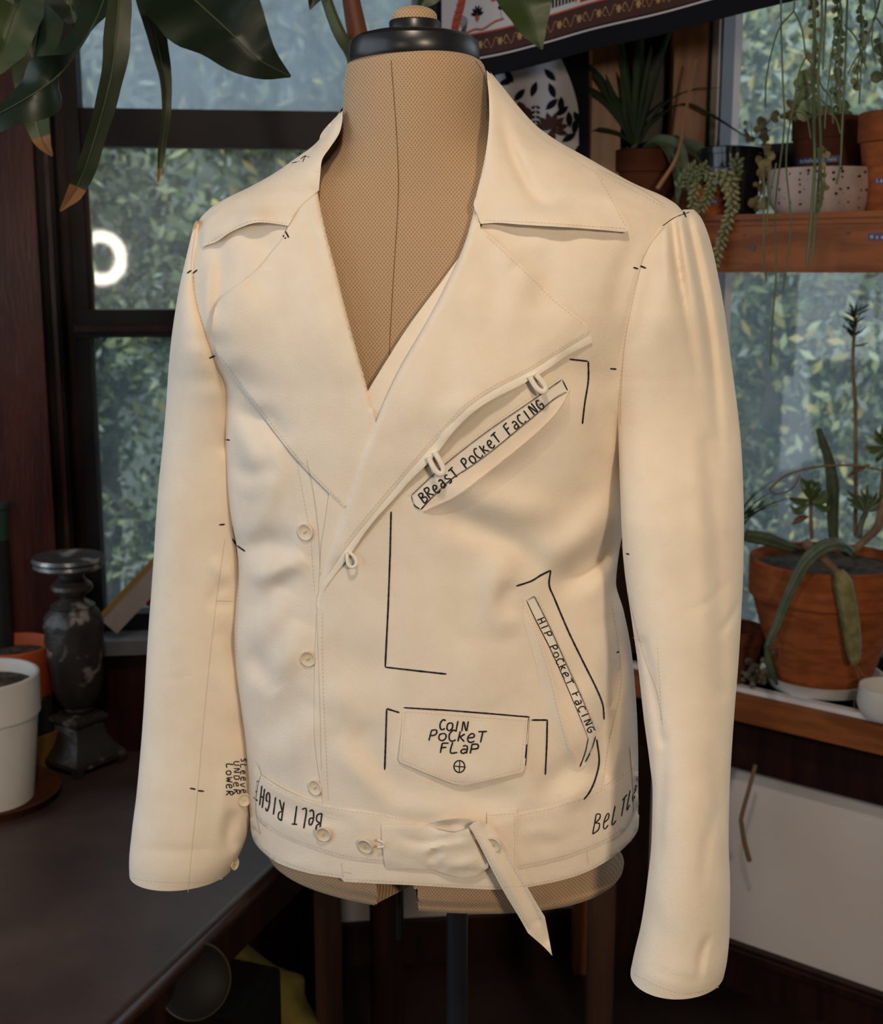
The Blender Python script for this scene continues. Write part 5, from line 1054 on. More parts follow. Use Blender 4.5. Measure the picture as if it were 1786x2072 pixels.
# the plant hangs in a basket pot above the frame
m = MB(); c = at(722, 380, 2.05); 
m = MB(); m.tube(line3([(722, 160, 1.97), (740, 260, 2.0), (760, 420, 2.05), (770, 700, 2.1)]), [.014, .017], 10); m.build('stem', 'stemg', HP)
c = Vector((at(772, 700, 2.1).x, 2.1, 0)); m = MB(); m.lathe([(1e-4, 0), (.10, 0), (.14, .30), (.13, .30), (.12, .26), (1e-4, .26)], c + Vector((0, 0, .98)), 40); m.build('pot', 'terra_dark', HP)
m = MB(); m.lathe([(1e-4, 0), (.12, 0), (.12, .03), (.03, .05), (.03, .93), (.14, .95), (.14, .98), (1e-4, .98)], c, 32); m.build('pedestal', 'darkwood', HP)
# ================================================================== PRINTED CLOTHS
M['pr_white'] = mat('off_white_cotton', (.40, .37, .38), .9, bump=.1, bscale=300); M['pr_black'] = mat('black_print', (.006, .006, .009), .9, spec=.08); M['pr_maroon'] = mat('maroon_print', (.035, .008, .006), .9)
M['pr_red'] = mat('rust_red_print', (.30, .045, .02), .9); M['pr_gold'] = mat('gold_print', (.28, .17, .06), .8); M['pr_brown'] = mat('brown_print', (.09, .02, .01), .9)
YB, PX0, PX1 = 2.40, 884, 1840
HT = [(884, 170), (1000, 152), (1100, 128), (1190, 103), (1330, 72), (1500, 27), (1640, -6), (1840, -48)]
_hx = [h[0] for h in HT]; _hy = [h[1] for h in HT]
TAPL = 1.25
def cloth(u, v, off=0.0):
    """u: metres along the hem, v: metres up from the hem"""
    px = PX0 + (PX1 - PX0) * (u / TAPL); Y = YB - .50 * (u / TAPL) + .006 * math.sin(u * 22) + .012 * math.sin(u * 7 + v * 3)
    py = float(smooth_interp(_hx, _hy, np.array([px]))[0]); p = at(px, py, Y)
    return Vector((p.x, p.y - off, p.z + v))
TP = thing('printed_wall_hanging', tuple(cloth(.6, .3)), 'dark bordered cotton hanging printed with birds, plants and palaces, across the top right', 'wall hanging')
def patch(u0, u1, v0, v1, off, mt, m, nu=60, nv=3, mi=0):
    V = [cloth(u0 + (u1 - u0) * i / nu, v0 + (v1 - v0) * j / nv, off) for j in range(nv + 1) for i in range(nu + 1)]
    m.m = mi; m.add(V, [(j * (nu + 1) + i, j * (nu + 1) + i + 1, (j + 1) * (nu + 1) + i + 1, (j + 1) * (nu + 1) + i) for j in range(nv) for i in range(nu)])
m = MB(); patch(0, TAPL, 0, .62, 0, '', m, 120, 12); patch(0, TAPL, 0, .62, -.002, '', m, 120, 12); m.build('cloth', 'pr_black', TP)
def pf(x0, y0): return x0, y0
m = MB(); mats = ['pr_white', 'pr_maroon', 'pr_red', 'pr_black', 'pr_gold', 'pr_brown']
patch(0, TAPL, .0315, .0345, .0008, '', m, 120, 1, 0)              # white line
patch(0, TAPL, .037, .072, .0008, '', m, 120, 1, 1)               # maroon band
patch(.012, TAPL, .076, .50, .0008, '', m, 120, 6, 0)              # field
patch(0, TAPL, .073, .0755, .0010, '', m, 120, 1, 2)
def shape(pts2, mi, off=.0016): 
    m.m = mi; V = [cloth(u, v, off) for u, v in pts2]; c = cloth(sum(p[0] for p in pts2) / len(pts2), sum(p[1] for p in pts2) / len(pts2), off); m.add(V + [c], [(i, (i + 1) % len(V), len(V)) for i in range(len(V))])
def pleaf(u, v, ang, L_, W_, mi, off=.0016):
    q = []; ca, sa = math.cos(ang), math.sin(ang)
    for t in (0, .25, .5, .75, 1): q.append((t * L_, W_ * math.sin(math.pi * t) ** .8))
    for t in (.75, .5, .25): q.append((t * L_, -W_ * math.sin(math.pi * t) ** .8))
    shape([(u + a * ca - b * sa, v + a * sa + b * ca) for a, b in q], mi, off)
def strip(pts2, w_, mi, off=.0014):
    P = crom([Vector((a, b, 0)) for a, b in pts2], 5); V = []; m.m = mi
    for i, p in enumerate(P):
        T = (P[min(i + 1, len(P) - 1)] - P[max(0, i - 1)]).normalized(); V += [cloth(p.x - T.y * w_ / 2, p.y + T.x * w_ / 2, off), cloth(p.x + T.y * w_ / 2, p.y - T.x * w_ / 2, off)]
    m.add(V, [(2 * i, 2 * i + 1, 2 * i + 3, 2 * i + 2) for i in range(len(P) - 1)])
u = .02
while u < TAPL - .04:            # gold scroll border
    strip([(u + .020 * t + .0, .055 + .008 * math.sin(t * 5)) for t in np.linspace(0, 2, 8)], .0012, 4); strip([(u + .006 + .006 * math.cos(a), .055 + .006 * math.sin(a)) for a in np.linspace(0, 5, 7)], .0012, 4)
    strip([(u + .027 + .004 * math.cos(a), .057 + .004 * math.sin(a)) for a in np.linspace(1, 6, 6)], .0012, 5); pleaf(u + .012, .048, .6, .009, .002, 5)
    for k in range(6): pleaf(u + .042, .055, k * 1.047, .0075, .0022, 4)
    u += .052
# rust trunk with rings, plants, birds
strip([(.045, .077), (.050, .10), (.062, .125), (.072, .16), (.085, .20), (.095, .26)], .020, 2)
for k in range(12): strip([(.036 + k * .0032, .082 + k * .012), (.045 + k * .0034, .078 + k * .012), (.056 + k * .0036, .084 + k * .012)], .0012, 1, .0020)
for k in range(5): strip([(.062 + k * .003, .079), (.066 + k * .003, .088 + k * .003), (.060, .094 + k * .004)], .0018, 3)
strip([(.075, .078), (.10, .082), (.12, .080), (.15, .088), (.175, .090)], .004, 2)
rp = random.Random(3)
for (u, v, k) in ((.105, .105, 0), (.118, .150, 1), (.15, .13, 2), (.175, .112, 1), (.135, .185, 0), (.165, .165, 2), (.20, .15, 0), (.09, .20, 1), (.215, .105, 2), (.19, .195, 1), (.225, .18, 0)):
    if k == 0:
        for a in np.linspace(.2, 2.9, 6): pleaf(u, v, a, .018, .0032, 3)
        pleaf(u, v - .012, 1.57, .016, .006, 2)
    elif k == 1:
        pleaf(u, v, 1.2, .016, .0065, 2); pleaf(u + .001, v + .002, 1.2, .010, .003, 1, .002); strip([(u, v), (u - .008, v - .010), (u - .006, v - .02)], .001, 3); pleaf(u - .006, v - .006, 2.6, .012, .003, 3)
    else:
        pleaf(u - .012, v, .5, .03, .007, 3); pleaf(u - .010, v - .007, .35, .026, .005, 2, .0018); strip([(u + .01, v + .01), (u + .016, v + .016), (u + .024, v + .014)], .002, 3)
def palace(u0):
    for (a, b, c, d, mi) in ((0, .105, .080, .083, 0), (0, .10, .083, .104, 0), (.0, .105, .104, .108, 3), (-.004, 0, .080, .20, 2), (.10, .105, .080, .20, 2), (.014, .082, .112, .20, 0), (.0, .1, .110, .111, 2)):
        patch(u0 + a, u0 + b, c, d, .0012, '', m, 12, 1, mi)
    for k in range(11): x = u0 + .004 + k * .0088; shape([(x, .085), (x + .0058, .085), (x + .0058, .097), (x + .0029, .102), (x, .097)], 3)
    for a in (1.2, 1.57, 1.95, .7, 2.4): pleaf(u0 + .048, .125, a, .030, .006, 2 if a in (1.57, .7, 2.4) else 3)
    strip([(u0 + .048, .112), (u0 + .048, .14)], .003, 2)
palace(.262); palace(.60); palace(.94)
for g0 in (.375, .715, 1.06):
    patch(g0, g0 + .05, .080, .090, .0012, '', m, 8, 1, 2)
    for k in range(4): patch(g0 + .004 + k * .012, g0 + .010 + k * .012, .082, .088, .0016, '', m, 2, 1, 1)
    patch(g0, g0 + .05, .096, .110, .0012, '', m, 8, 1, 3)
    for q in range(2):
        c_ = g0 + .085 + q * .075
        for a in np.linspace(.3, 2.6, 7): strip([(c_, .085), (c_ + .010 * math.cos(a), .100), (c_ + .020 * math.cos(a), .108 + .006 * math.sin(a))], .0026, 3 if q == 0 else 2)
        pleaf(c_ - .02, .125, .3, .036, .008, 3 - q)
m.build('printed_pattern', mats, TP)['kind'] = 'stuff'
# second cloth, behind: cream with dark leaves and a black border
T2 = thing('leaf_print_cloth', tuple(at(1080, 250, 2.52)), 'cream cloth printed with maroon leaves and edged in black, hanging behind the jacket collar', 'wall hanging')
def c2(px, py, off=0): p = at(px, py, 2.54 + .012 * math.sin(px * .06)); return Vector((p.x, p.y - off, p.z))
def grid2(fn, x0, x1, y0, y1, nu, nv, m, mi=0):
    V = [fn(x0 + (x1 - x0) * i / nu, y0 + (y1 - y0) * j / nv) for j in range(nv + 1) for i in range(nu + 1)]; m.m = mi
    m.add(V, [(j * (nu + 1) + i, (j + 1) * (nu + 1) + i, (j + 1) * (nu + 1) + i + 1, j * (nu + 1) + i + 1) for j in range(nv) for i in range(nu)])
m = MB(); grid2(lambda a, b: c2(a, b), 955, 1192, 60, 480, 20, 20, m); m.build('cloth', 'pr_black', T2)
m = MB(); grid2(lambda a, b: c2(a - (max(0, 230 - b) ** 1.5) * .03 if a > 1100 else a, b, .002), 960, 1170, 100, 470, 20, 20, m); m.build('printed_field', 'pr_white', T2)
m = MB()
def l2(px, py, ang, L_, W_, mi):
    ca, sa = math.cos(ang), math.sin(ang); q = [(t * L_, W_ * math.sin(math.pi * t) ** .8) for t in (0, .25, .5, .75, 1)] + [(t * L_, -W_ * math.sin(math.pi * t) ** .8) for t in (.75, .5, .25)]
    P = [(px + a * ca - b * sa, py + a * sa + b * ca) for a, b in q]; m.m = mi; V = [c2(a, b, .003) for a, b in P] + [c2(px + L_ / 2 * ca, py + L_ / 2 * sa, .003)]; m.add(V, [((i + 1) % 8, i, 8) for i in range(8)])
for (x, y, a) in ((1085, 165, 1.9), (1110, 168, 1.2), (1062, 180, 2.3), (1135, 195, 1.6), (1150, 225, 1.5), (1128, 200, 2.4), (1165, 240, 1.7), (1160, 225, 1.1), (1175, 290, 1.9), (1160, 330, 2.2), (1165, 270, 2.6), (1150, 215, 2.5), (1180, 330, 1.8), (1170, 370, 2.4), (1040, 160, 2.8), (1000, 150, 2.0), (1020, 140, 1.0), (1100, 140, .8)): l2(x, y, a, 34, 7, 0)
for a in np.linspace(-2.9, .3, 7): l2(1115, 262, a, 36, 7, 1)
l2(1115, 262, 1.57, 30, 9, 1)
for k in range(7): l2(1083, 215 + 10 * k, .5, 11, 3, 0); l2(1083, 215 + 10 * k, 2.6, 11, 3, 0)
for (x, y) in ((1048, 205), (1060, 215), (1042, 225)): l2(x, y, 1.2, 34, 11, 1)
m.build('printed_leaves', [M['pr_black'], M['pr_maroon']], T2)['kind'] = 'stuff'
# ================================================================== UPPER SHELF AND ITS POTS
ZB0, ZB1 = 1.540, 1.648
SF = thing('plant_shelf', tuple(wr(1600, 490, .20)), 'orange pine plank shelf across the right window holding pots', 'shelf')
q = wallp(R0, UR, ur(1290, 490, .2), 2.0, ZB0, ZB1 - .014, NR, .022, .20); q.build('front_board', 'pine', SF, smooth=False)
q = wallp(R0, UR, ur(1290, 490, .2), 2.0, ZB1 - .014, ZB1 - .004, NR, .20, .206); q.build('shelf_board', 'pine', SF, smooth=False)
q = wallp(R0, UR, ur(1290, 490, .2), 2.0, ZB1 - .024, ZB1 - .018, NR, .006, .204); q.build('beading', 'pine', SF, smooth=False)
for (x, y, r_) in ((1522, 502, .006), (1715, 472, .0035), (1505, 476, .002)):
    p = wr(x, y, .2008); m = MB(); m.lathe([(1e-4, 0), (r_, 0), (r_, .0006), (1e-4, .0006)], p, 14, axis=NR); m.build('knot', 'knot', SF)
M['tape'] = mat('blue_label_tape', (.030, .034, .13), .5); M['tape_txt'] = mat('white_embossed_letters', (.55, .55, .62), .6)
def tape(px, py, off, wpx, hpx, parent, text, curve=None, slope=0.0):
    """embossed label strip on a pot (curve = centre, radius) or board"""
    def pt(x, y, o_):
        if curve is None: return wr(x, y, off + o_)
        c, r0, r1, z0, z1 = curve; d = ray(x, y); 
        # meet the pot surface
        t = .5; 
        for _ in range(60):
            p = CAM + d * t; rr = r0 + (r1 - r0) * (p.z - z0) / (z1 - z0) + o_ + .001; e = math.hypot(p.x - c.x, p.y - c.y) - rr
            if abs(e) < 1e-5: break
            t += max(-.2, min(.2, e * .8))
        return CAM + d * t
    m = MB(); N_ = 10; V = []
    for i in range(N_ + 1):
        x = px - wpx / 2 + wpx * i / N_; y = py + slope * (x - px); V += [pt(x, y - hpx / 2, .0004), pt(x, y + hpx / 2, .0004)]
    m.add(V, [(2 * i, 2 * i + 1, 2 * i + 3, 2 * i + 2) for i in range(N_)]); o = m.build('label_tape', 'tape', parent)
    m = MB(); n = len(text)
    for i, ch in enumerate(text):
        if ch == ' ': continue
        x0 = px - wpx / 2 + wpx * (.08 + .84 * (i + .15) / n); cw = wpx * .84 / n * .62
        for st_ in G.get(ch, G['i']):
            P = [(x0 + a * cw, py + slope * (x0 - px) - hpx * .28 + b * hpx * .56) for a, b in st_]
            for a, b in zip(P[:-1], P[1:]):
                dx, dy = b[0] - a[0], b[1] - a[1]; l = math.hypot(dx, dy) + 1e-6; nx_, ny_ = -dy / l * .55, dx / l * .55
                m.add([pt(a[0] + nx_, a[1] + ny_, .001), pt(b[0] + nx_, b[1] + ny_, .001), pt(b[0] - nx_, b[1] - ny_, .001), pt(a[0] - nx_, a[1] - ny_, .001)], [(0, 1, 2, 3)])
    m.build('label_lettering', 'tape_txt', o)
tape(1775, 479, .2003, 38, 14, SF, 'HoW')
def shelfpt(px, off): p = wr(px, 430, off); return Vector((p.x, p.y, ZB1 - .004))
def pxr(p, px): return px * p.y / FPX      # picture pixels to metres there
M['bkglaze'] = mat('glossy_black_ceramic', (.008, .008, .010), .12, spec=.6)
M['speck'] = mat('speckled_stoneware', (.40, .29, .26), .6)
# spiky plant in dark terracotta at the corner
p = shelfpt(1305, .10); r_ = pxr(p, 68); hh = zrow(305, p.y) - p.z
PA = pot('spiky_plant', p, r_, r_ * .72, hh, hh * .33, .006, 'terra_dark', 'spiky dark green plant in a dusky terracotta pot behind the jacket shoulder', 'plant')
M['spike'] = mat('dark_green_blade', (.012, .026, .008), .55, (.020, .038, .011), 8, spec=.2); M['paleblade'] = mat('grey_green_blade', (.07, .10, .045), .5, (.10, .12, .06), 8)
yp = p.y
for pts, w0 in (([(1285, 290), (1275, 200), (1262, 110), (1250, 60)], 9), ([(1282, 290), (1290, 200), (1296, 100), (1300, 30)], 11), ([(1285, 290), (1250, 220), (1215, 160), (1180, 120)], 9), ([(1284, 290), (1235, 215), (1190, 180), (1130, 172)], 7), ([(1290, 290), (1315, 200), (1340, 110), (1365, 40)], 8),
                ([(1288, 290), (1300, 210), (1310, 150), (1318, 90)], 7), ([(1285, 290), (1265, 230), (1240, 190), (1225, 150)], 7), ([(1292, 290), (1330, 225), (1390, 185), (1460, 178)], 3), ([(1292, 292), (1320, 250), (1380, 212), (1440, 235), (1520, 285)], 4), ([(1283, 292), (1250, 270), (1215, 262), (1195, 266)], 4),
                ([(1286, 290), (1270, 250), (1262, 180), (1255, 140)], 6)):
    m = MB(); n = len(pts); P = crom([at(x, y, yp - .02 - .05 * i / n) for i, (x, y) in enumerate(pts)], 6); k = len(P); m.leaf(P, [(w0 * (.6 + .8 * t) * (1 - t ** 3) + .6) / FPX * yp for t in np.linspace(0, 1, k)], Vector((1, .3, .3)), .5, 2); m.build('blade', 'spike', PA)
PB = thing('arching_plant', tuple(shelfpt(1395, .05)), 'plant with broad arching grey-green blades drooping over the shelf', 'plant')
for pts, w0 in (([(1300, 300), (1330, 285), (1370, 300), (1385, 350), (1395, 415)], 12), ([(1310, 300), (1360, 288), (1415, 310), (1445, 360), (1462, 430)], 14), ([(1305, 298), (1340, 292), (1365, 330), (1372, 380), (1368, 420)], 9)):
    m = MB(); P = crom([at(x, y, yp - .05 - .02 * i) for i, (x, y) in enumerate(pts)], 6); k = len(P); m.leaf(P, [(w0 * math.sin(math.pi * (.12 + .86 * t)) + .5) / FPX * yp for t in np.linspace(0, 1, k)], Vector((1, .2, .9)), .4, 3); m.build('blade', 'paleblade', PB)
m = MB(); m.tube(line3([(1306, 330, yp - .02), (1304, 302, yp - .03), (1318, 296, yp - .05)]), [.006, .004], 8); m.build('stem', 'stemg', PB)
m = MB(); m.tube(line3([(1408, 120, yp - .12), (1392, 200, yp - .12), (1372, 310, yp - .12), (1330, 382, yp - .12)]), [.002, .0042], 8); o = recenter(m.build('dry_flower_stalk', mat('dry_stalk', (.30, .14, .06), .7))); props(o, 'long dry brown stalk leaning across the corner posts', 'stalk')
# small terracotta pot with trailing sedum (burro's tail)
p = shelfpt(1440, .155); r_ = pxr(p, 36); hh = zrow(375, p.y) - p.z
PC = pot('trailing_succulent', p, r_, r_ * .75, hh, hh * .35, .003, 'terra', 'bead-leaved trailing succulent in a small labelled terracotta pot', 'plant')
tape(1437, 407, 0, 30, 11, PC, 'GaRTo', curve=(p, r_ * .72, r_ * .98, p.z, p.z + hh))
M['sedum'] = mat('dusty_sedum', (.20, .21, .10), .6, (.27, .25, .13), 30); M['sedum2'] = mat('pale_olive_sedum', (.13, .16, .07), .6)
bead = MB(); bead.ball((0, 0, 0), 1, 5); bead_me = bpy.data.meshes.new('leaf'); bead_me.from_pydata([tuple(v) for v in bead.V], [], bead.F); bead_me.materials.append(M['sedum']); bead_me.polygons.foreach_set('use_smooth', [True] * len(bead_me.polygons))
def beadtrail(pts, n, r0, r1, parent, Y, mt='sedum', jit=1.0, name='trailing_stem'):
    P = [at(x, y, Y) for x, y in resample(pts, 3)]
    m = MB(); m.tube(P[::3] + [P[-1]], .0012, 5); st = m.build(name, 'stemg', parent)
    mm = MB()
    for i in range(n):
        t = i / n; p_ = P[int(t * (len(P) - 1))]; T = (P[min(len(P) - 1, int(t * (len(P) - 1)) + 2)] - P[max(0, int(t * (len(P) - 1)) - 2)]).normalized()
        a = i * 2.4; e = T.orthogonal().normalized(); e = Matrix.Rotation(a, 3, T) @ e; r = r0 + (r1 - r0) * t; c = p_ + e * r * 1.3 * jit + T * r * .3
        b = len(mm.V); mm.ball((0, 0, 0), r, 5, (.6, .6, 1.25)); q = Vector((0, 0, 1)).rotation_difference((e + T * .6).normalized())
        for j in range(b, len(mm.V)): mm.V[j] = q @ mm.V[j] + c
    o = mm.build('leaves', mt, st, kind='stuff'); return st
Yt = p.y - .06
beadtrail([(1412, 372), (1402, 400), (1404, 460), (1420, 520), (1440, 600)], 80, .0050, .0042, PC, Yt)
beadtrail([(1470, 348), (1482, 380), (1478, 430), (1462, 480), (1450, 520), (1442, 560), (1446, 620), (1452, 680), (1456, 760)], 150, .0062, .0035, PC, Yt - .02)
beadtrail([(1455, 345), (1468, 365), (1480, 400), (1484, 430)], 40, .0065, .006, PC, Yt - .01)
beadtrail([(1432, 350), (1440, 370), (1430, 400), (1414, 430)], 40, .0055, .005, PC, Yt)
beadtrail([(1478, 380), (1488, 352), (1490, 320)], 34, .0056, .006, PC, Yt, 'sedum2')
for (x, y, rr) in ((1395, 345, 14), (1408, 358, 12), (1385, 362, 12), (1418, 345, 10)):
    beadtrail([(x - 12, y + 16), (x, y), (x + 14, y - 10)], 26, .0052, .005, PC, Yt + .01, 'sedum2')
# black pot
p = shelfpt(1478, .10); r_ = pxr(p, 62); hh = zrow(299, p.y) - p.z
PD = pot('plant_pot', p, r_, r_ * .85, hh, .014, .002, 'bkglaze', 'glossy black pot with a blue label behind the small terracotta pot')
tape(1470, 345, 0, 60, 16, PD, 'PaRTY', curve=(p, r_ * .85, r_, p.z, p.z + hh))
# trailing string-of-coins from black pot
M['coin'] = mat('dusky_round_leaves', (.19, .16, .07), .6, (.14, .10, .05), 25); M['coin2'] = mat('greenish_round_leaves', (.10, .14, .065), .55)
def coins(pts, n, r0, parent, Y, mt='coin', spread=10, sd=1):
    q = random.Random(sd); P = resample(pts, 3); m = MB(); m.tube([at(x, y, Y) for x, y in P[::3] + [P[-1]]], .0012, 5); st = m.build('vine', 'stemg', parent); mm = MB()
    for i in range(n):
        x, y = P[int(i / n * (len(P) - 1))]; r = r0 * q.uniform(.6, 1.2); c = at(x + q.uniform(-spread, spread), y + q.uniform(-6, 6), Y + q.uniform(-.012, .012)); nn = Vector((q.uniform(-.6, .6), -1, q.uniform(-.5, .8))).normalized()
        mm.lathe([(1e-4, -.0008), (r, -.0006), (r * 1.02, 0), (r * .9, .0008), (1e-4, .0012)], c, 9, axis=nn)
    mm.build('leaves', mt, st, kind='stuff')
coins([(1560, 240), (1545, 262), (1545, 300), (1550, 330), (1540, 380), (1530, 430)], 34, .0085, PD, p.y - .07, spread=13)
coins([(1520, 250), (1524, 280), (1560, 262)], 8, .006, PD, p.y - .06, spread=16, sd=4)
coins([(1565, 225), (1590, 240), (1610, 228)], 12, .006, PD, p.y - .06, spread=12, sd=5)
# terracotta pot with label, behind
p = shelfpt(1672, .0); r_ = pxr(p, 74); hh = zrow(240, p.y) - p.z
PE = pot('plant_pot', p, r_, r_ * .82, hh, hh * .22, .003, 'terra_dark', 'labelled terracotta pot standing behind the speckled white bowl')
tape(1655, 324, 0, 88, 13, PE, 'HiPoPoTaMUS PoCo', curve=(p, r_ * .82, r_ * .99, p.z, p.z + hh), slope=-.08)
for (x, y, r0) in ((1635, 190, 0), (1610, 205, 1), (1700, 205, 2), (1660, 215, 1)):
    coins([(x, 245), (x + 3, 225), (x, y)], 12, .010, PE, p.y - .02, 'coin2' if r0 != 1 else 'coin', 14, int(x))
# speckled bowl
p = shelfpt(1662, .095); r_ = pxr(p, 108); hh = zrow(344, p.y) - p.z
PF = thing('speckled_bowl', tuple(p), 'speckled cream stoneware bowl planter under the trailing cactus strands', 'bowl')
m = MB(); m.lathe([(1e-4, 0), (r_ * .80, 0), (r_ * .93, hh * .25), (r_, hh * .6), (r_ * .985, hh), (r_ * .95, hh), (r_ * .95, hh * .6), (r_ * .8, .02), (1e-4, .02)], p, 64); m.build('bowl', 'speck', PF)
m = MB(); q = random.Random(2)
for i in range(110):
    a = q.uniform(3.3, 6.1); t = q.uniform(.1, .95); R_ = np.interp(t, [0, .25, .6, 1], [.80, .93, 1, .985]) * r_; nn = Vector((math.cos(a), math.sin(a), 0)); s_ = q.choice([.0008, .001, .0014, .0022, .003])
    m.lathe([(1e-4, 0), (s_, 0), (s_ * .8, .0006), (1e-4, .0006)], p + nn * (R_ - .0001) + Vector((0, 0, t * hh)), 6, axis=nn)
m.build('speckles', 'pr_black', PF)['kind'] = 'stuff'
m = MB(); m.lathe([(1e-4, 0), (r_ * .95, 0), (r_ * .9, .006), (1e-4, .008)], p + Vector((0, 0, hh * .8)), 32); m.build('soil', 'soil', PF)
# big terracotta pot at the right edge
p = shelfpt(1812, .08); r_ = pxr(p, 80); hh = zrow(228, p.y) - p.z
PG = pot('plant_pot', p, r_, r_ * .72, hh, hh * .3, .005, 'terra', 'tall terracotta pot cut off by the right edge, on the shelf')
tape(1783, 365, 0, 26, 14, PG, 'LaC', curve=(p, r_ * .72, r_ * .96, p.z, p.z + hh))
coins([(1772, 160), (1785, 140), (1780, 70)], 10, .009, PG, p.y - .05, 'coin2', 10, 8)
# hanging strands of a mistletoe cactus (its basket hangs above the frame)
M['strand'] = mat('mistletoe_cactus_strand', (.045, .085, .028), .5, (.07, .10, .04), 20)
YH = 2.02
HR = thing('hanging_cactus', tuple(at(1660, -60, YH)), 'mistletoe cactus whose thin forked green strands hang from the top right', 'plant')
m = MB(); c = at(1668, -120, YH); m.lathe([(1e-4, -.02), (.08, -.02), (.12, .06), (.115, .06), (.07, 0), (1e-4, 0)], c, 40); m.build('basket', 'terra_dark', HR)
m = MB(); 
for a in (0, 2.1, 4.2): m.tube([c + Vector((.11 * math.cos(a), .11 * math.sin(a), .05)), Vector((c.x, c.y, CEIL - .0))], .0015, 6)
m.build('hanger', 'black', HR, kind='stuff')
STR = [([(1608, -40), (1606, 22)], 3.4), ([(1606, 22), (1578, 55), (1562, 100), (1550, 160), (1548, 218)], 3.2), ([(1606, 22), (1622, 60), (1630, 116)], 3.2), ([(1630, 116), (1615, 150), (1606, 210), (1600, 240)], 3), ([(1630, 116), (1650, 140), (1662, 175), (1680, 200), (1685, 250)], 3),
       ([(1580, -40), (1580, 60), (1584, 180), (1586, 260), (1568, 420), (1570, 545), (1562, 660), (1558, 740)], 3.4), ([(1632, -30), (1638, 10)], 3), ([(1645, -40), (1648, 100), (1645, 200), (1648, 330), (1640, 450), (1632, 540)], 6), ([(1662, -40), (1662, 60), (1655, 160), (1660, 300), (1650, 430), (1645, 520)], 5),
       ([(1672, -40), (1668, 60), (1664, 140)], 4), ([(1690, -40), (1702, 30), (1696, 130), (1700, 230)], 4), ([(1702, 20), (1690, 60), (1680, 125)], 3), ([(1715, -40), (1712, 60), (1708, 170), (1704, 240), (1700, 330), (1692, 372)], 4), ([(1708, 50), (1730, 75), (1744, 110), (1752, 140)], 3),
       ([(1735, -40), (1742, 20), (1746, 70), (1742, 130), (1738, 210)], 3.5), ([(1765, -40), (1772, 30), (1766, 45), (1750, 95), (1730, 120), (1715, 150)], 3), ([(1766, 40), (1764, 85), (1770, 125)], 3), ([(1772, 35), (1790, 60)], 3), ([(1786, -40), (1775, 20), (1766, 40)], 4), ([(1766, 45), (1750, 85), (1751, 125)], 2.5),
       ([(1600, 230), (1590, 330), (1600, 450), (1590, 540), (1582, 595)], 3), ([(1545, 360), (1545, 450), (1545, 520), (1550, 570)], 3), ([(1605, 225), (1630, 235), (1640, 280)], 3), ([(1660, 200), (1690, 240), (1700, 270)], 3), ([(1570, 330), (1556, 400), (1548, 480)], 3), ([(1655, 300), (1662, 380), (1655, 430)], 5), ([(1680, 130), (1672, 200), (1668, 260)], 3)]
for pts, w_ in STR:
    m = MB(); P = [at(x, y, YH + .02 * math.sin(pts[0][0] + y * .01)) for x, y in resample(pts, 8)]; m.tube(P, w_ / 2 / FPX * YH * 1.05, 7); m.build('strand', 'strand', HR)
HV = thing('leafy_vine', tuple(at(1690, -60, YH + .08)), 'trailing vine with small round dusty leaves tangled among the cactus strands', 'plant')
m = MB(); m.tube([at(1690, -60, YH + .08), Vector((at(1690, -60, YH + .08).x, YH + .08, CEIL))], .0015, 6); m.build('vine', 'stemg', HV)
coins([(1690, -60), (1696, 60), (1690, 140), (1695, 230)], 40, .0065, HV, YH + .03, 'coin2', 9, 11)
coins([(1640, -60), (1646, 80), (1640, 150), (1650, 240)], 34, .0065, HV, YH + .05, 'coin', 12, 12)
coins([(1735, -60), (1742, 60), (1735, 150), (1740, 190)], 26, .0055, HV, YH + .04, 'coin2', 9, 13)
coins([(1625, 150), (1628, 185), (1632, 240)], 14, .011, HV, YH + .05, 'coin2', 11, 14)
coins([(1670, 300), (1666, 380), (1660, 420)], 12, .005, HV, YH + .03, 'coin', 9, 15)
# ================================================================== LOWER SILL: big pot with cacti
ZS = .722
def sillpt(px, off): p = wr(px, 1380, off); return Vector((p.x, p.y, ZS))
p = sillpt(1656, .0); yb = p.y; r_ = pxr(p, 158); 
p = Vector((at(1668, 1250, yb).x, yb, ZS + .012)); hh = zrow(1128, yb) - p.z
PH = pot('cactus_pot', p, r_, r_ * .62, hh, hh * .30, .006, 'terra', 'big labelled terracotta pot of cacti and succulents on the window sill', 'plant pot', soild=.02)
tape(1662, 1300, 0, 84, 11, PH, 'CaCTUS e SuBuR', curve=(p, r_ * .62, r_ * .955, p.z, p.z + hh), slope=.04)
saucer(Vector((p.x, p.y, ZS)), r_ * .80, .026, 'white_glaze', 'white saucer under the big terracotta pot')
q2 = p.copy()
M['cactus'] = mat('grey_green_cactus', (.065, .095, .060), .6, (.10, .12, .08), 40, .5, 200); M['cactusd'] = mat('dark_cactus', (.028, .045, .018), .6, (.05, .07, .03), 40, .5, 200)
M['hairy'] = mat('hairy_olive_cactus', (.22, .19, .075), .8, (.14, .13, .05), 60, 1.0, 260); M['corky'] = mat('corky_stem', (.20, .13, .08), .8, (.13, .08, .05), 30, .6, 100)
yf = p.y - r_ * .97
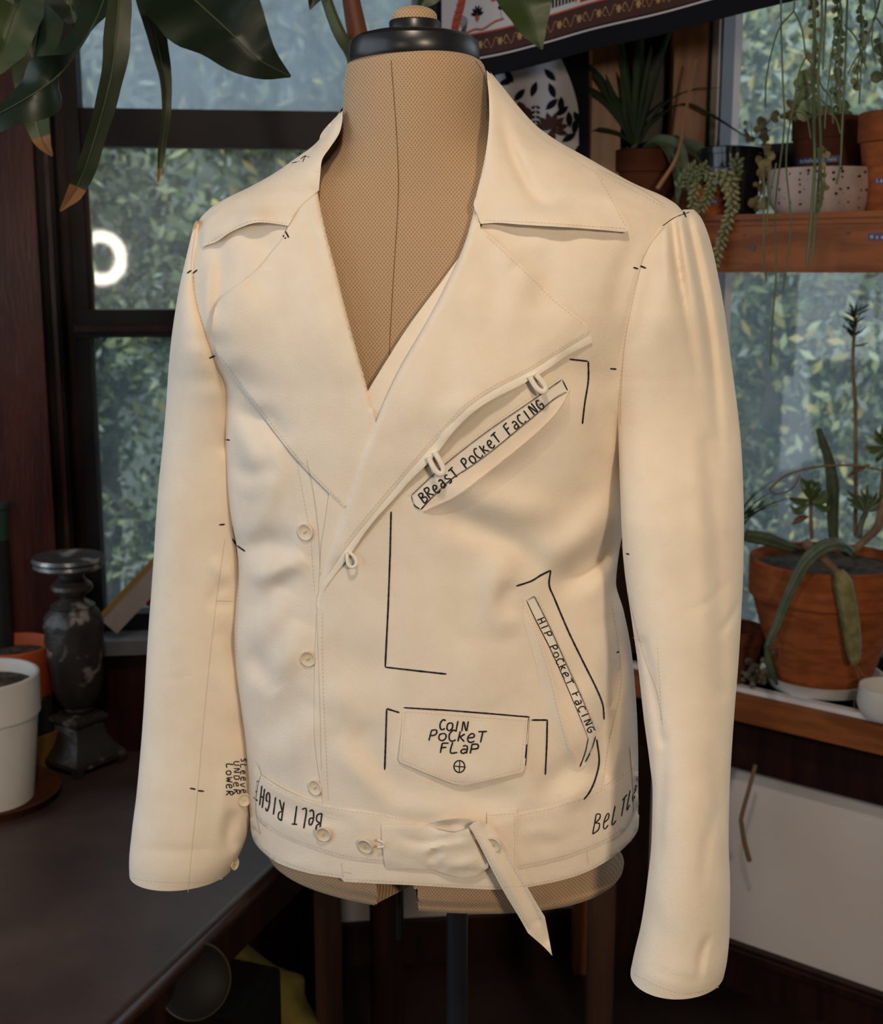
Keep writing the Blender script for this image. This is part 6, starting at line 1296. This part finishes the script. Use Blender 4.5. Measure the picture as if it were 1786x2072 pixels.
def ribbed(pts, w_, mt, parent, name, n=12, amp=.16, ribs=5, Ys=None):
    P = [at(x, y, Y) for x, y, Y in pts]; P = crom(P, 6); k = len(P); R = [np.interp(i / (k - 1), np.linspace(0, 1, len(w_)), w_) / FPX * P[i].y for i in range(k)]
    m = MB(); m.tube(P, R, n * 2)
    for i in range(k):
        for j in range(n * 2):
            v = m.V[i * n * 2 + j]; f_ = 1 + amp * math.cos(ribs * 2 * math.pi * j / (n * 2)) + .04 * math.sin(i * 3.1); m.V[i * n * 2 + j] = P[i] + (v - P[i]) * f_
    return m.build(name, mt, parent, sharp=80)
CC = thing('trailing_cactus', tuple(p + Vector((0, 0, hh))), 'snaking cactus arching over the front rim of the big pot', 'cactus')
ribbed([(1718, 1118, yf + .05), (1700, 1104, yf - .01), (1668, 1106, yf - .02), (1632, 1135, yf - .02), (1606, 1180, yf - .015), (1590, 1215, yf - .01), (1575, 1255, yf - .01), (1560, 1290, yf - .01), (1552, 1308, yf - .01)], [9, 13, 14, 13, 10, 9, 8, 7, 5], 'cactus', CC, 'arching_stem')
ribbed([(1550, 1305, yf - .01), (1555, 1340, yf - .01), (1562, 1365, yf - .01), (1572, 1385, yf - .01)], [5, 8, 7, 3], 'cactusd', CC, 'hanging_joint')
m = MB()
for pts in ([(1560, 1305), (1572, 1290), (1566, 1282)], [(1556, 1312), (1580, 1306)], [(1575, 1300), (1578, 1330), (1570, 1345)]): m.tube([at(x, y, yf - .012) for x, y in resample(pts, 5)], .0007, 5)
m.build('aerial_roots', 'corky', CC, kind='stuff')
C2 = thing('hairy_cactus', tuple(at(1720, 1250, yf - .03)), 'hairy olive cactus joint hanging down the front of the big pot', 'cactus')
ribbed([(1630, 1098, yf + .03), (1650, 1118, yf - .005), (1680, 1145, yf - .015), (1696, 1162, yf - .02)], [9, 10, 8, 7], 'corky', C2, 'stem')
ribbed([(1696, 1155, yf - .02), (1706, 1185, yf - .022), (1716, 1235, yf - .02), (1724, 1290, yf - .012), (1728, 1330, yf - .01), (1726, 1346, yf - .01)], [10, 19, 20, 19, 17, 12, 5], 'hairy', C2, 'joint', amp=.08)
m = MB()
for pts in ([(1728, 1348), (1738, 1375), (1736, 1420), (1734, 1460)], [(1732, 1346), (1745, 1365), (1756, 1372)], [(1730, 1400), (1728, 1430), (1738, 1450)]): m.tube([at(x, y, yf - .02) for x, y in resample(pts, 6)], .0006, 5)
m.build('aerial_roots', 'corky', C2, kind='stuff')
C3 = thing('upright_cactus', tuple(at(1688, 1080, yb)), 'upright dark ribbed cactus column with a corky top in the big pot', 'cactus')
ribbed([(1686, 1090, yb), (1684, 1040, yb), (1684, 980, yb), (1676, 930, yb), (1664, 895, yb), (1655, 868, yb)], [9, 11, 12, 9, 8, 5], 'cactusd', C3, 'column')
C4 = thing('jade_succulent', tuple(at(1640, 1080, yb)), 'small jade-leaved succulent in the left of the big pot', 'succulent')
M['jade'] = mat('jade_leaf', (.040, .070, .022), .4, (.06, .09, .03), 20); M['jadebr'] = mat('reddish_jade_leaf', (.11, .045, .022), .5)
def fleshy(parent, pts, w_, mt, Y, name='leaf'):
    m = MB(); P = crom([at(x, y, Y) for x, y in pts], 5); k = len(P); m.tube(P, [w_ * math.sin(math.pi * (.08 + .86 * i / (k - 1))) / FPX * Y for i in range(k)], 8, flat=.45); return m.build(name, mt, parent)
for pts, w_, mt in (([(1640, 1010), (1632, 985), (1620, 968)], 17, 'jade'), ([(1640, 1010), (1652, 990), (1655, 975)], 14, 'jade'), ([(1642, 1015), (1662, 1010), (1670, 992)], 13, 'jade'), ([(1636, 1012), (1615, 1015), (1596, 1008)], 10, 'jade'), ([(1636, 1020), (1612, 1035), (1598, 1022)], 9, 'jade'), ([(1642, 1018), (1668, 1030), (1680, 1022)], 9, 'jade'), ([(1640, 1008), (1645, 985), (1640, 970)], 13, 'jade'), ([(1635, 1045), (1618, 1050), (1602, 1062)], 8, 'jadebr'), ([(1760, 940), (1735, 950), (1715, 965)], 6, 'jadebr')): fleshy(C4, pts, w_, mt, yb - .02)
m = MB(); m.tube(line3([(1642, 1090, yb), (1640, 1050, yb), (1640, 1010, yb)]), .004, 8); m.build('stem', 'corky', C4)
C5 = thing('rosette_succulent', tuple(at(1745, 1060, yb)), 'green rosette succulent in the right of the big pot', 'succulent')
for k in range(11):
    a = -2.9 + k * .28; L_ = 34 + 10 * (k % 3); fleshy(C5, [(1752, 1035), (1752 + L_ * .5 * math.cos(a), 1030 + L_ * .5 * math.sin(a)), (1750 + L_ * math.cos(a), 1028 + L_ * math.sin(a) * .9)], 7, 'jade' if k % 3 else 'cactus', yb - .03)
m = MB(); m.tube(line3([(1738, 1090, yb), (1742, 1060, yb), (1752, 1035, yb)]), .006, 8); m.build('stem', 'cactus', C5)
C6 = thing('tall_stem_plant', tuple(at(1728, 900, yb + .02)), 'tall thin-stemmed plant with a tuft of narrow leaves before the window', 'plant')
Yq = yb + .02
m = MB(); m.tube(line3([(1730, 1085, Yq), (1731, 960, Yq), (1730, 820, Yq), (1725, 740, Yq), (1728, 670, Yq), (1730, 640, Yq)]), [.0045, .003], 8); m.build('stem', 'corky', C6)
q = random.Random(9)
for k in range(34):
    a = -1.57 + q.uniform(-1.15, 1.15); y0 = 640 + q.uniform(-8, 45); L_ = q.uniform(18, 34); m = MB(); P = [at(1729, y0, Yq), at(1729 + L_ * .6 * math.cos(a), y0 + L_ * .6 * math.sin(a), Yq + q.uniform(-.02, .02)), at(1729 + L_ * math.cos(a) * 1.05, y0 + L_ * math.sin(a), Yq + q.uniform(-.03, .03))]
    m.tube(P, [.0022, .0018, .0006], 6, flat=.5); m.build('leaf', 'spike', C6)
for x0, y0, x1, y1 in ((1727, 700, 1757, 693), (1725, 682, 1706, 655), (1726, 680, 1752, 660)):
    m = MB(); m.tube([at(x0, y0, Yq), at((x0 + x1) / 2, (y0 + y1) / 2 + 2, Yq), at(x1, y1, Yq)], [.002, .0025, .0006], 6, flat=.5); m.build('leaf', 'spike', C6)
m = MB()
for k in range(26): x, y = 1727 + q.gauss(0, 9), 755 + q.gauss(0, 16); m.tube([at(x, y, Yq), at(x + q.uniform(-7, 7), y + q.uniform(-9, 9), Yq)], .0006, 4)
m.build('dry_tuft', 'corky', C6, kind='stuff')
# woody old stem, vine loop
C7 = thing('woody_succulent', tuple(at(1790, 1000, yb)), 'thick woody succulent stem with round leaves at the right edge', 'succulent')
m = MB(); m.tube(line3([(1722, 1118, yb - .06), (1752, 1090, yb - .05), (1778, 1060, yb - .04), (1790, 990, yb - .02), (1800, 900, yb)]), [.007, .011], 10); m.build('trunk', 'corky', C7)
for pts, w_ in (([(1790, 900), (1775, 885), (1772, 870)], 12), ([(1790, 905), (1762, 910), (1750, 902)], 11), ([(1792, 910), (1778, 925), (1772, 935)], 9), ([(1795, 900), (1788, 875), (1786, 862)], 12)): fleshy(C7, pts, w_, 'jade', yb - .02)
m = MB(); m.tube(line3([(1556, 990, yb - .05), (1570, 1000, yb - .06), (1600, 990, yb - .06), (1618, 962, yb - .05)]), .0018, 7); m.tube(line3([(1556, 990, yb - .05), (1590, 962, yb - .05), (1650, 945, yb - .05), (1730, 942, yb - .05), (1800, 955, yb - .03)]), .0022, 7)
o = recenter(m.build('vine_loop', 'corky')); props(o, 'thin brown vine looping in front of the cacti', 'vine')
C8 = thing('dark_trailing_leaf', tuple(at(1560, 1090, yb)), 'dark flat cactus leaf reaching left over the rim of the big pot', 'cactus')
ribbed([(1620, 1112, yb - .06), (1590, 1105, yb - .06), (1550, 1092, yb - .06), (1508, 1084, yb - .06)], [4, 11, 13, 12], 'cactusd', C8, 'leaf')
C9 = thing('needle_plant', tuple(sillpt(1480, .06)), 'dark plant with long thin needles just beyond the jacket sleeve', 'plant')
q = random.Random(5); bx = sillpt(1485, .05)
for k in range(26):
    a = -1.57 + q.uniform(-.3, 1.1); L_ = q.uniform(60, 120); m = MB(); x0, y0 = 1488 + q.uniform(-8, 8), 1060 + q.uniform(-10, 20)
    m.tube([at(x0, y0, bx.y), at(x0 + L_ * .6 * math.cos(a), y0 + L_ * .55 * math.sin(a), bx.y - .01), at(x0 + L_ * math.cos(a) * 1.1, y0 + L_ * math.sin(a) * .85, bx.y - .02)], [.0018, .0014, .0005], 5); m.build('needle', 'spike', C9)
m = MB(); m.tube([Vector((bx.x, bx.y, ZS)), at(1488, 1065, bx.y)], [.006, .004], 8); m.build('stem', 'corky', C9)
p9 = sillpt(1500, .06); p9.x -= .02
pot('plant_pot', p9, .060, .045, .11, .03, .004, 'terra_dark', 'dark terracotta pot half hidden between the sleeve and the big pot')
m = MB(); q = random.Random(3)
for k in range(40): m.ball(sillpt(1532, .10) + Vector((q.gauss(0, .012), q.gauss(0, .008), .012 + abs(q.gauss(0, .018)))), q.uniform(.004, .009), 4)
o = recenter(m.build('moss_clump', mat('dry_moss', (.07, .05, .035), .95, (.14, .11, .08), 60), kind='stuff')); props(o, 'clump of dry moss and bark on the sill left of the big pot', 'moss')
m = MB(); m.lathe([(1e-4, 0), (.05, 0), (.058, .02), (.055, .055), (.05, .055), (.05, .02), (1e-4, .01)], sillpt(1800, .09), 32); o = recenter(m.build('pale_dish', 'white_glaze')); props(o, 'small white dish on the sill at the right edge', 'dish')
# dry hanging stem below the sill
m = MB(); Yd = wr(1520, 1600, .12).y
m.tube(line3([(1528, 1548, Yd), (1514, 1600, Yd), (1500, 1652, Yd), (1500, 1668, Yd), (1506, 1705, Yd), (1516, 1742, Yd)]), [.0042, .0052], 8)
o = recenter(m.build('dry_cactus_stem', mat('ochre_dry_stem', (.20, .13, .07), .8))); props(o, 'bent ochre dry stem hanging down from under the window sill', 'stem')
# lamp whose reflection shows in the left pane
M['lampglow'] = mat('lit_lamp_globe', (1, .9, .75), .5, emit=((1.0, .90, .76), 24.0))
gp = wl(205, 522, -.02); dd = ray(205, 522); nn = Vector(NL); rr = dd - 2 * dd.dot(nn) * nn; lp = gp + rr * 2.9
LA = thing('ring_lamp', (lp.x, lp.y, 0), 'standing ring lamp on a slim black pole, reflected in the dark window', 'lamp')
m = MB(); C_ = lp; ax = (gp - lp).normalized(); q = Vector((0, 0, 1)).rotation_difference(ax)
m.tube([C_ + q @ Vector((.082 * math.cos(a), .092 * math.sin(a), 0)) for a in np.linspace(0, 6.2832, 33)], .024, 10); m.build('ring_bulb', 'lampglow', LA)
m = MB(); m.tube([C_ - Vector((0, 0, .105)), Vector((lp.x, lp.y, .02))], .009, 10); m.build('pole', 'black', LA)
m = MB(); m.lathe([(1e-4, 0), (.14, 0), (.14, .015), (.02, .025), (1e-4, .025)], (lp.x, lp.y, 0), 32); m.build('foot', 'black', LA)
